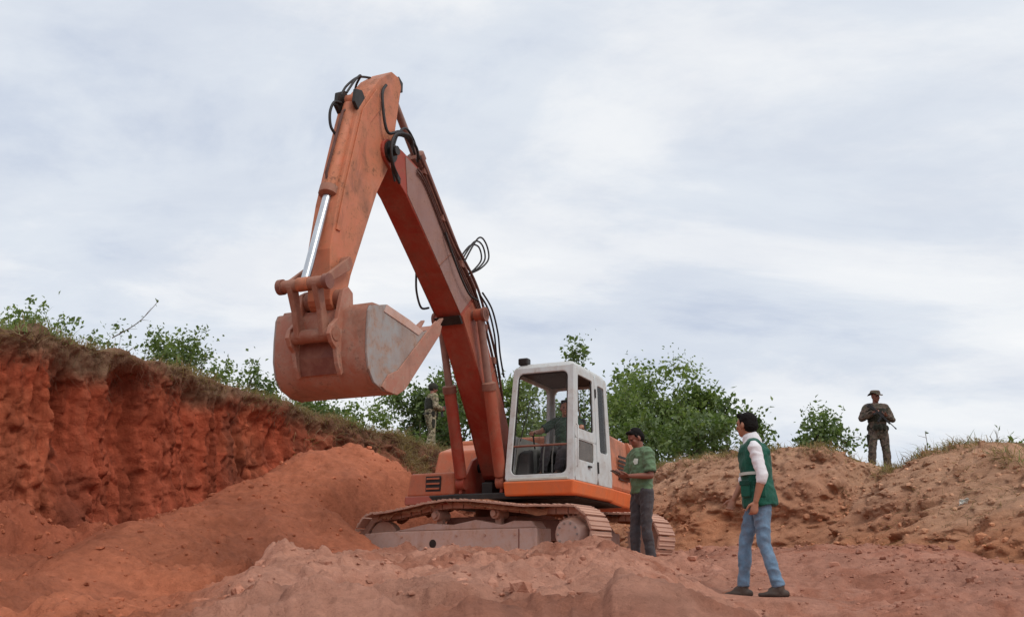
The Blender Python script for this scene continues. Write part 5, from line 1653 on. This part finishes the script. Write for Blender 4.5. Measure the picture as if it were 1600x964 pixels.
p5 = at(672, 692, 24.6); p5[2] = plateau_z(p5[0], p5[1]) - 0.03
J = dict(torso=spine((0, 0, 0.97), (0, 0.03, 1.45), k=1.08), neck=(0, 0.03, 1.48), head=(0, 0.06, 1.64), look=(0.1, 0.97, -0.15),
         shL=(-0.20, 0.03, 1.42), elL=(-0.29, 0.08, 1.15), wrL=(-0.10, 0.30, 1.16), hdL=(0.6, 0.7, 0.1), hpL=(0, -0.6, 0.8), curlL=50,
         shR=(0.20, 0.03, 1.42), elR=(0.29, 0.02, 1.15), wrR=(0.13, 0.24, 1.12), hdR=(-0.4, 0.8, 0.0), hpR=(-0.8, 0, 0.2), curlR=55,
         hipL=(-0.10, 0, 0.93), knL=(-0.12, 0.10, 0.50), anL=(-0.13, 0.12, 0.10), toeL=(-0.16, 0.36, 0.03),
         hipR=(0.10, 0, 0.93), knR=(0.13, 0.0, 0.50), anR=(0.14, -0.14, 0.10), toeR=(0.18, 0.1, 0.03))
make_person(tuple(p5), R(-65), 'man in pale camouflage and a helmet standing behind the boom', J, M['skindark'],
            [mk_top('jacket', M['camotan'], 1.95, 0.022), mk_trousers(M['camotan'], 'trousers', 0.024, hem=0.80), mk_shoes(M['shoe_dark'], 'boot', 0.18), rig(M['webbing']), helmet(M['webbing'])])
make_rifle((p5[0] + 0.30, p5[1] + 0.12, p5[2] + 1.16), R(-150), R(20), 0, 'black rifle held low by the helmeted man behind the boom')

# ================================================================== trees, shrubs, grass, clods
def tubes_np(segs, seg=6):
    """many tapered tubes: segs of (p0, p1, r0, r1) -> arrays"""
    Vs, Fs = [], []
    base = 0
    ca = np.cos(np.arange(seg) * 2 * PI / seg); sa = np.sin(np.arange(seg) * 2 * PI / seg)
    for p0, p1, r0, r1 in segs:
        d = p1 - p0; ln = np.linalg.norm(d)
        if ln < 1e-6: continue
        d = d / ln
        a = np.cross(d, [0.3, 0.9, 0.2]); a /= np.linalg.norm(a); c = np.cross(d, a)
        ring_ = ca[:, None] * a + sa[:, None] * c
        Vs.append(p0 + ring_ * r0); Vs.append(p1 + ring_ * r1)
        i = np.arange(seg); j = (i + 1) % seg
        Fs.append(np.stack([base + i, base + j, base + seg + j, base + seg + i], 1))
        base += 2 * seg
    return np.concatenate(Vs), np.concatenate(Fs)


def leaves_np(P, D, size, rng, droop=0.25):
    """diamond leaves with a folded midrib at points P, twig directions D"""
    n = len(P)
    d = rng.normal(size=(n, 3)) * 0.75 + D * 0.7; d[:, 2] -= droop
    d /= np.linalg.norm(d, axis=1)[:, None]
    u = rng.normal(size=(n, 3)) * 0.6; u[:, 2] += 0.9
    s = np.cross(d, u); s /= np.linalg.norm(s, axis=1)[:, None] + 1e-9
    nn = np.cross(s, d)
    L = (size if np.ndim(size) else np.full((n, 1), size)) * rng.uniform(0.65, 1.35, n)[:, None]
    w = L * rng.uniform(0.26, 0.40, n)[:, None]
    a = P; c = P + d * L - nn * L * 0.10
    m = P + d * L * 0.45
    b1 = m + s * w + nn * w * 0.25; b2 = m - s * w + nn * w * 0.25
    V_ = np.stack([a, b1, c, b2], 1).reshape(-1, 3)
    k = np.arange(n)[:, None] * 4
    F_ = np.concatenate([k + np.array([[0, 1, 2]]), k + np.array([[0, 2, 3]])], 1).reshape(-1, 3)
    return V_, F_


def make_tree(name, loc, height, width, label, group, cat, leaf='leaf', nleaf=6000, size=0.10, seed=1, open_=0.5, stems=1, cback=0.30, lean=(0, 0)):
    rng = np.random.default_rng(seed)
    root = tag(empty(name, loc), label, cat, group)
    segs, tips = [], []

    def grow(p, d, ln, r, lev):
        k = max(2, int(3 + 2 * (lev == 0)))
        for i in range(k):
            d2 = d + rng.normal(size=3) * (0.16 + 0.05 * lev); d2[2] += 0.05; d2 /= np.linalg.norm(d2)
            p2 = p + d2 * ln / k
            r2 = r * (0.86 if lev else 0.88)
            segs.append((p, p2, r, r2))
            if lev >= 1 and lev < 4 and rng.random() < 0.45 or (lev == 0 and i >= 1 and rng.random() < 0.7):
                dd = d2 + rng.normal(size=3) * 0.75; dd[2] += 0.15; dd /= np.linalg.norm(dd)
                grow(p2, dd, ln * rng.uniform(0.5, 0.75), r2 * 0.6, lev + 1) if lev < 3 else tips.append((p2, dd, lev))
            p, d, r = p2, d2, r2
        if lev >= 2 or r < 0.006: tips.append((p, d, lev))
        if lev < 3:
            for _ in range(rng.integers(2, 4)):
                dd = d + rng.normal(size=3) * 0.62; dd /= np.linalg.norm(dd)
                grow(p, dd, ln * rng.uniform(0.55, 0.8), r * 0.68, lev + 1)

    for s in range(stems):
        d0 = np.array([rng.normal() * 0.25 + lean[0], rng.normal() * 0.25 + lean[1], 1.0]) if stems == 1 else np.array([rng.normal() * 0.55, rng.normal() * 0.55, 1.0])
        d0 /= np.linalg.norm(d0)
        grow(np.array([rng.normal() * 0.08 * (stems > 1), rng.normal() * 0.08 * (stems > 1), -0.15]), d0, height * 0.42, 0.022 * height / (1 + 0.35 * (stems - 1)), 0)
    tp = np.array([t[0] for t in tips]); td = np.array([t[1] for t in tips])
    # fit the skeleton to the wanted size
    zt = np.quantile(tp[:, 2], 0.97); wt = np.quantile(np.abs(tp[:, :2]), 0.95)
    fz, fx = height * 0.84 / zt, width * 0.5 / wt
    sc = np.array([fx, fx, fz])
    segs = [(a * sc, b_ * sc, r0, r1) for a, b_, r0, r1 in segs]
    tp = tp * sc
    vs, fs = tubes_np([s for s in segs if s[2] > 0.0025], 6)
    me = np_mesh('trunk', vs, fs); link_mesh('trunk', me, M['bark'], root)
    # leaf clumps round the twig ends, some twigs left thin
    wgt_ = rng.random(len(tp)) ** (1.2 + open_ * 2) + 0.03
    wgt_ /= wgt_.sum()
    idx = rng.choice(len(tp), nleaf, p=wgt_)
    clump = 0.045 * (width + height) * (0.7 + 0.6 * rng.random(len(tp)))
    along = rng.uniform(-1.6, 1.0, nleaf)[:, None]
    P = tp[idx] + td[idx] * along * clump[idx][:, None] + rng.normal(size=(nleaf, 3)) * clump[idx][:, None] * np.array([0.5, 0.5, 0.42])
    P[:, 2] = np.maximum(P[:, 2], 0.02)
    size_c = (0.65 + 0.75 * rng.random(len(tp)))[idx][:, None] * size
    vs, fs = leaves_np(P, td[idx], size_c, rng)
    me = np_mesh('crown', vs, fs, False)
    tone = np.clip(rng.normal(0.42, 0.20, nleaf) + 0.30 * (rng.random(len(tp))[idx] - 0.5), 0, 1)
    yl = (rng.random(nleaf) < 0.03)
    tone[yl] = 1.0
    tt = np.repeat(tone, 4)
    set_col(me, 'tone', np.stack([tt, tt, tt], 1))
    link_mesh('crown', me, M[leaf], root)
    return root


def at_plateau(px, Y):
    p = at(px, 700, Y)
    return p[0], Y, plateau_z(p[0], Y)


# px, distance, top pixel row, width in m, leaves, leaf size, label
TREES = [
    (1105, 27.0, 566, 3.0, 3900, 0.125, 'tall leafy tree right of the cab with the densest crown', 'leaf2', 0.55),
    (1018, 28.5, 556, 3.0, 3000, 0.125, 'thin green tree just right of the cab roof', 'leaf2', 0.9),
    (925, 30.0, 512, 2.8, 3400, 0.135, 'sparse tree whose twigs rise above the cab roof', 'leaf', 1.5),
    (1158, 26.5, 600, 1.5, 1300, 0.12, 'small leafy tree behind the head of the man in the vest', 'leaf', 0.7),
    (1060, 24.8, 640, 2.8, 2900, 0.115, 'low bushy tree behind the man in the green T-shirt', 'leaf', 0.5),
    (850, 30.5, 590, 3.0, 3800, 0.125, 'green tree seen through the cab windows', 'leaf2', 0.8),
    (790, 28.5, 578, 2.3, 3000, 0.125, 'green tree seen between boom and cab', 'leaf2', 0.8),
    (715, 30.0, 575, 2.5, 3000, 0.125, 'dense green tree seen just left of the boom foot', 'leaf', 0.5),
    (672, 31.0, 553, 2.5, 3000, 0.125, 'dense green tree right behind the helmeted man', 'leaf', 0.5),
    (615, 29.5, 590, 3.2, 4800, 0.12, 'green tree under the bucket, left of the helmeted man', 'leaf', 0.5),
    (960, 26.5, 625, 3.0, 3300, 0.115, 'bushy tree behind the engine house', 'leaf2', 0.6),
]
for k, (px, Y, py, w, n, sz, lab, lf_, op) in enumerate(TREES):
    x, y, z = at_plateau(px, Y)
    top = at(px, py, Y)[2]
    make_tree('tree', (x, y, z), top - z, w, lab, 'trees behind the pit', 'tree', lf_, n, sz, 100 + k, op, stems=2 if k not in (2,) else 1)
SHRUBS = [
    (1306, 23.5, 626, 1.45, 1500, 0.10, 'round green bush left of the man on the right bank', 'leaf', 0.5),
    (1262, 24.2, 668, 0.9, 900, 0.10, 'small low bush left of the round bush on the right bank', 'leaf', 0.8),
    (18, 15.6, 470, 0.9, 800, 0.07, 'yellowish green shrub at the far left end of the bank', 'leaf2', 0.6),
    (92, 16.4, 487, 0.9, 220, 0.075, 'thin wiry shrub with few leaves near the left end of the bank', 'leaf', 1.6),
    (150, 17.0, 490, 0.9, 260, 0.08, 'sparse wiry shrub on the red bank, second thin one from the left', 'leaf', 1.5),
    (212, 17.6, 498, 0.9, 330, 0.075, 'leafy shrub in the middle of the left bank top with open twigs', 'leaf', 1.2),
    (258, 18.2, 512, 1.0, 750, 0.075, 'bright green shrub left of the tallest one on the left bank', 'leaf2', 0.6),
    (296, 18.8, 508, 0.9, 850, 0.075, 'tallest leafy shrub of the row on the left bank', 'leaf', 0.6),
    (340, 19.6, 555, 0.8, 500, 0.075, 'low shrub right of the tallest one on the left bank', 'leaf2', 0.7),
    (375, 20.3, 548, 0.8, 420, 0.08, 'thin upright shrub left of the bucket', 'leaf', 1.2),
    (412, 20.9, 585, 0.8, 500, 0.08, 'small shrub closest to the left side of the bucket', 'leaf', 0.9),
    (492, 23.0, 618, 1.2, 1500, 0.09, 'low dark bush under the left half of the bucket', 'leaf', 0.4),
    (560, 24.5, 625, 1.3, 1600, 0.09, 'low green bush under the bucket bottom', 'leaf2', 0.5),
    (1590, 17.5, 698, 0.7, 420, 0.08, 'small green plant at the far right edge of the bank', 'leaf2', 0.7),
]
for k, (px, Y, py, w, n, sz, lab, lf_, op) in enumerate(SHRUBS):
    x, y, z = at_plateau(px, Y)
    z -= 0.05
    top = at(px, py, Y)[2]
    make_tree('shrub', (x, y, z), max(0.35, top - z), w, lab, 'shrubs along the bank top', 'shrub', lf_, n, sz, 300 + k, op, stems=3)


def twig(name, pts, r, label, seed):
    rng = np.random.default_rng(seed)
    root = tag(empty(name, pts[0]), label, 'stalk', 'bare stalks on the bank')
    P = catmull(np.array(pts) - np.array(pts[0]), 8)
    segs = [(P[i], P[i + 1], r * (1 - 0.7 * i / len(P)), r * (1 - 0.7 * (i + 1) / len(P))) for i in range(len(P) - 1)]
    for _ in range(5):
        i = rng.integers(len(P) // 3, len(P) - 2); d = (P[i + 1] - P[i]); d = d / np.linalg.norm(d) + rng.normal(size=3) * 0.6; d[2] = abs(d[2])
        segs.append((P[i], P[i] + d * rng.uniform(0.08, 0.2), r * 0.4, r * 0.15))
    vs, fs = tubes_np(segs, 5); link_mesh('stem', np_mesh('stem', vs, fs), M['bark'], root)
    pp = np.concatenate([P[-14:-6] + rng.normal(size=(8, 3)) * 0.03, P[-3:] + rng.normal(size=(3, 3)) * 0.03])
    vs, fs = leaves_np(pp, np.tile([0, 0, 1.0], (len(pp), 1)), 0.07, rng)
    me = np_mesh('leaf_tuft', vs, fs, False); set_col(me, 'tone', np.full((len(vs), 3), 0.3)); link_mesh('leaf_tuft', me, M['leaf'], root)


def stalk(px0, py0, px1, py1, Y, lab, seed):
    a, c = at(px0, py0, Y), at(px1, py1, Y + 0.3); m = (a + c) / 2 + np.array([0.05, 0, -0.06]); twig('dry_stalk', [a, m, c], 0.012, lab, seed)


stalk(175, 528, 248, 470, 17.0, 'long thin bare stalk leaning right above the left bank', 1)
stalk(1549, 705, 1556, 672, 16.6, 'short dry stalk with a seed head on the right bank', 2)
stalk(1442, 715, 1446, 676, 17.6, 'thin dry stalk right of the man on the right bank', 3)


# ---- grass and roots along the bank edge: nobody could count them
def blades(name, P, D, ln, wd, mat, kind_label, cat, tones, seed):
    rng = np.random.default_rng(seed)
    n = len(P)
    d = D / (np.linalg.norm(D, axis=1)[:, None] + 1e-9)
    s = np.cross(d, rng.normal(size=(n, 3))); s /= np.linalg.norm(s, axis=1)[:, None] + 1e-9
    L = ln[:, None]
    bend = rng.normal(size=(n, 3)) * 0.25; bend[:, 2] -= 0.25
    m = P + d * L * 0.55
    e = P + d * L + bend * L
    w = wd[:, None]
    V_ = np.stack([P - s * w, P + s * w, m + s * w * 0.7, m - s * w * 0.7, e], 1).reshape(-1, 3)
    k = np.arange(n)[:, None] * 5
    F_ = np.concatenate([k + np.array([[0, 1, 2]]), k + np.array([[0, 2, 3]]), k + np.array([[3, 2, 4]])], 1).reshape(-1, 3)
    me = np_mesh(name, V_, F_, False)
    t = np.repeat(tones, 5); set_col(me, 'tone', np.stack([t, t, t], 1))
    return tag(link_mesh(name, me, mat), kind_label, cat, kind='stuff')


rng = np.random.default_rng(11)
vis = np.where(wgt[np.searchsorted(seglen, ss).clip(0, len(wgt) - 1)] > 0.5)[0]
# dry grass: clumps on the crest, thick on the left and behind, patches on the right
dens_s = 0.9 * left + 1.3 * (1 - left) * (1 - right) + right * (0.45 + 1.3 * sstep(0.1, 0.45, fbm(ss * 0.5, ss * 0, 2, 3, 0.5, seed=91)))
clump_n = sstep(-0.25, 0.35, fbm(ss * 2.0, ss * 0, 9, 3, 0.5, seed=90))
pr = dens_s * (0.15 + clump_n); pr = pr * np.isin(np.arange(NS), vis); pr /= pr.sum()
NB = 17000
ci = rng.choice(NS, NB, p=pr)
row = np.clip(NF + rng.normal(2, 5, NB), NF - 12, NF + NL - 1).astype(int)
P = V[ci, row] + rng.normal(size=(NB, 3)) * np.array([0.05, 0.05, 0.015])
D = np.concatenate([-NO[ci] * 0.35, np.ones((NB, 1)) * 0.7], 1) + rng.normal(size=(NB, 3)) * 0.55
blades('dry_grass', P, D, rng.uniform(0.07, 0.26, NB), rng.uniform(0.003, 0.007, NB), M['dry'], 'dry straw-coloured grass along the edge of the bank', 'grass', np.clip(rng.normal(0.5, 0.25, NB), 0, 1), 12)
# thicker tussocks of long straw behind the spoil heap
NT = 5200
prT = (1 - left) * (1 - right) * np.isin(np.arange(NS), vis) * (0.1 + sstep(-0.1, 0.3, fbm(ss * 1.2, ss * 0, 19, 3, 0.5, seed=88))) * (EP[:, 0] < -1.0); prT /= prT.sum()
ci = rng.choice(NS, NT, p=prT)
row = np.clip(NF - 4 + rng.normal(0, 22, NT), NF - 75, NF + NL - 1).astype(int)
P = V[ci, row] + rng.normal(size=(NT, 3)) * np.array([0.05, 0.05, 0.02])
D = np.concatenate([-NO[ci] * 0.6, np.full((NT, 1), 0.25)], 1) + rng.normal(size=(NT, 3)) * 0.6
blades('straw_tussocks', P, D, rng.uniform(0.12, 0.42, NT), rng.uniform(0.003, 0.007, NT), M['dry'], 'long dry straw hanging over the bank behind the spoil heap', 'grass', np.clip(rng.normal(0.55, 0.28, NT), 0, 1), 16)
# green grass blades among it
NG = 7000
pr2 = pr * sstep(-0.1, 0.3, fbm(ss * 0.8, ss * 0, 4, 3, 0.5, seed=95)) * (1 + 2 * (1 - left) * (1 - right)) * (1 - 0.94 * right); pr2 /= pr2.sum()
ci = rng.choice(NS, NG, p=pr2)
row = np.clip(NF + rng.normal(5, 5, NG), NF - 3, NF + NL - 1).astype(int)
P = V[ci, row] + rng.normal(size=(NG, 3)) * np.array([0.06, 0.06, 0.01])
D = np.concatenate([np.zeros((NG, 2)), np.ones((NG, 1))], 1) + rng.normal(size=(NG, 3)) * 0.4
blades('green_grass', P, D, rng.uniform(0.08, 0.30, NG), rng.uniform(0.004, 0.009, NG), M['leaf2'], 'green grass blades growing along the edge of the bank', 'grass', np.clip(rng.normal(0.55, 0.25, NG), 0, 1), 13)
# roots and straw hanging over the cut
NR = 5200
pr3 = (0.6 * left + 2.6 * (1 - left) * (1 - right) + 0.10 * right) * np.isin(np.arange(NS), vis) * (0.2 + sstep(-0.2, 0.4, fbm(ss * 1.6, ss * 0, 14, 3, 0.5, seed=96))); pr3 /= pr3.sum()
ci = rng.choice(NS, NR, p=pr3)
row = np.clip(NF - 1 - np.abs(rng.normal(0, 10, NR)), NF - 45, NF + 2).astype(int)
P = V[ci, row] + np.concatenate([-NO[ci] * 0.01, np.zeros((NR, 1))], 1)
D = np.concatenate([-NO[ci] * 0.35, -np.ones((NR, 1))], 1) + rng.normal(size=(NR, 3)) * 0.5
blades('hanging_roots', P, D, rng.uniform(0.05, 0.24, NR), rng.uniform(0.002, 0.005, NR), M['root'], 'dry roots and straw hanging over the cut edge', 'roots', np.clip(rng.normal(0.35, 0.2, NR), 0, 1), 14)
# straw and litter on the right slope
NW = 5000
cand = np.where((right > 0.6) & np.isin(np.arange(NS), vis))[0]
ci = rng.choice(cand, NW)
row = np.clip(rng.normal(NF - 25, 28, NW), 20, NF + 4).astype(int)
keep = fbm(ss[ci] * 0.9, row * 0.05, 3, 3, 0.5, seed=97) > 0.05
ci, row = ci[keep], row[keep]; NW = len(ci)
P = V[ci, row] + np.concatenate([-NO[ci] * 0.015, np.full((NW, 1), 0.01)], 1)
D = rng.normal(size=(NW, 3)) * np.array([1, 1, 0.6]) + np.concatenate([-NO[ci] * 0.4, np.zeros((NW, 1))], 1)
blades('loose_straw', P, D, rng.uniform(0.04, 0.16, NW), rng.uniform(0.002, 0.005, NW), M['dry'], 'loose straw lying on the brown right bank', 'straw', np.clip(rng.normal(0.35, 0.2, NW), 0, 1), 15)


# ---- clods: small lumps of soil, uncountable
def clods(name, P, r, cols, label, seed):
    rng = np.random.default_rng(seed)
    bm = bmesh.new(); bmesh.ops.create_icosphere(bm, subdivisions=1, radius=1.0)
    bv = np.array([v.co[:] for v in bm.verts]); bf = np.array([[v.index for v in f.verts] for f in bm.faces]); bm.free()
    n, m = len(P), len(bv)
    jit = 1 + rng.uniform(-0.38, 0.30, (n, m, 1))
    sc = rng.uniform(0.65, 1.25, (n, 1, 3)) * np.array([1, 1, 0.75])
    a = rng.uniform(0, 2 * PI, n); ca, sa = np.cos(a)[:, None], np.sin(a)[:, None]
    q = bv[None] * jit * sc * r[:, None, None]
    x, y = q[..., 0] * ca - q[..., 1] * sa, q[..., 0] * sa + q[..., 1] * ca
    V_ = np.stack([x, y, q[..., 2]], -1) + P[:, None]
    F_ = (bf[None] + (np.arange(n) * m)[:, None, None]).reshape(-1, 3)
    me = np_mesh(name, V_.reshape(-1, 3), F_, False)
    set_col(me, 'soil', np.repeat(cols, m, 0))
    return tag(link_mesh(name, me, M['clod']), label, 'clods', kind='stuff')


NC = 15000
th = np.radians(rng.uniform(-34, 34, NC)); dd = 4.3 + 15.5 * rng.random(NC) ** 1.1
x, y = np.sin(th) * dd, np.cos(th) * dd
zg, hm_, bd_, lf_, rt_, _, rgt_, _ = ground_h(x, y)
clus = fbm(x * 0.9, y * 0.9, 3, 3, 0.5, seed=98)
keep = (rng.random(NC) < 0.25 + 0.9 * sstep(-0.1, 0.4, clus) + (1 - sstep(0.3, 2.5, bd_)))
rx, ry = x - O[0], y - O[1]
a_, n_ = rx * math.cos(A_TR) - ry * math.sin(A_TR), rx * math.sin(A_TR) + ry * math.cos(A_TR)
keep &= ~((np.abs(a_) < 2.2) & (np.abs(n_) < 1.6))
for f in feet: keep &= np.hypot(x - f[0], y - f[1]) > 0.22
x, y, zg, hm_, lf_, bd_, rgt_ = (q[keep] for q in (x, y, zg, hm_, lf_, bd_, rgt_))
n = len(x)
r = 0.005 + 0.020 * rng.random(n) ** 4 + 0.045 * rng.random(n) ** 15 + (1 - sstep(0.3, 2.0, bd_)) * 0.03 * rng.random(n) ** 2
cols = (pale + (rg - pale) * rgt_[:, None]); cols = cols + (heapc - cols) * hm_[:, None]
cols = cols * rng.uniform(0.72, 1.15, (n, 1))
clods('soil_clods', np.stack([x, y, zg + r * 0.15], 1), r, cols, 'crumbled clods of soil scattered over the pit floor', 21)
# clods stuck in the right bank and lying along its crest
NC = 3800
ci = rng.choice(cand, NC); row = np.clip(rng.normal(NF - 30, 40, NC), 5, NF + 8).astype(int)
r = 0.012 + 0.030 * rng.random(NC) ** 3 + 0.05 * rng.random(NC) ** 20
P = V[ci, row] + np.concatenate([-NO[ci] * (r * 0.2)[:, None], np.zeros((NC, 1))], 1)
cc = C[ci, row] * rng.uniform(0.9, 1.35, (NC, 1))
clods('bank_clods', P, r, cc, 'loose clods and small stones on the brown right bank', 22)

# white scrap of litter on the right bank: crumpled sheet
k = np.argmin(np.hypot(BANK[..., 0] - at(1497, 786, 13.9)[0], BANK[..., 1] - at(1497, 786, 13.9)[1]).ravel() + 10 * np.abs(BANK[..., 2].ravel() - at(1497, 786, 13.9)[2]))
pl = BANK.reshape(-1, 3)[k]
uu, vv = np.meshgrid(np.linspace(-1, 1, 9), np.linspace(-1, 1, 9), indexing='ij')
cr_ = 0.035 * fbm(uu * 1.7, vv * 1.7, 0, 3, 0.6, seed=99) * 2
Pl = np.stack([uu * 0.075, -0.05 + cr_ - vv * 0.02, vv * 0.055 + 0.02 * fbm(uu * 2, vv * 2, 4, 2, 0.5, seed=100)], -1).reshape(-1, 3)
me = np_mesh('litter', Pl, grid_faces(9, 9), False)
o = link_mesh('litter', me, M['litter']); o.location = tuple(pl)
so = o.modifiers.new('thick', 'SOLIDIFY'); so.thickness = 0.004
tag(o, 'crumpled white scrap of litter lying on the right bank', 'litter')
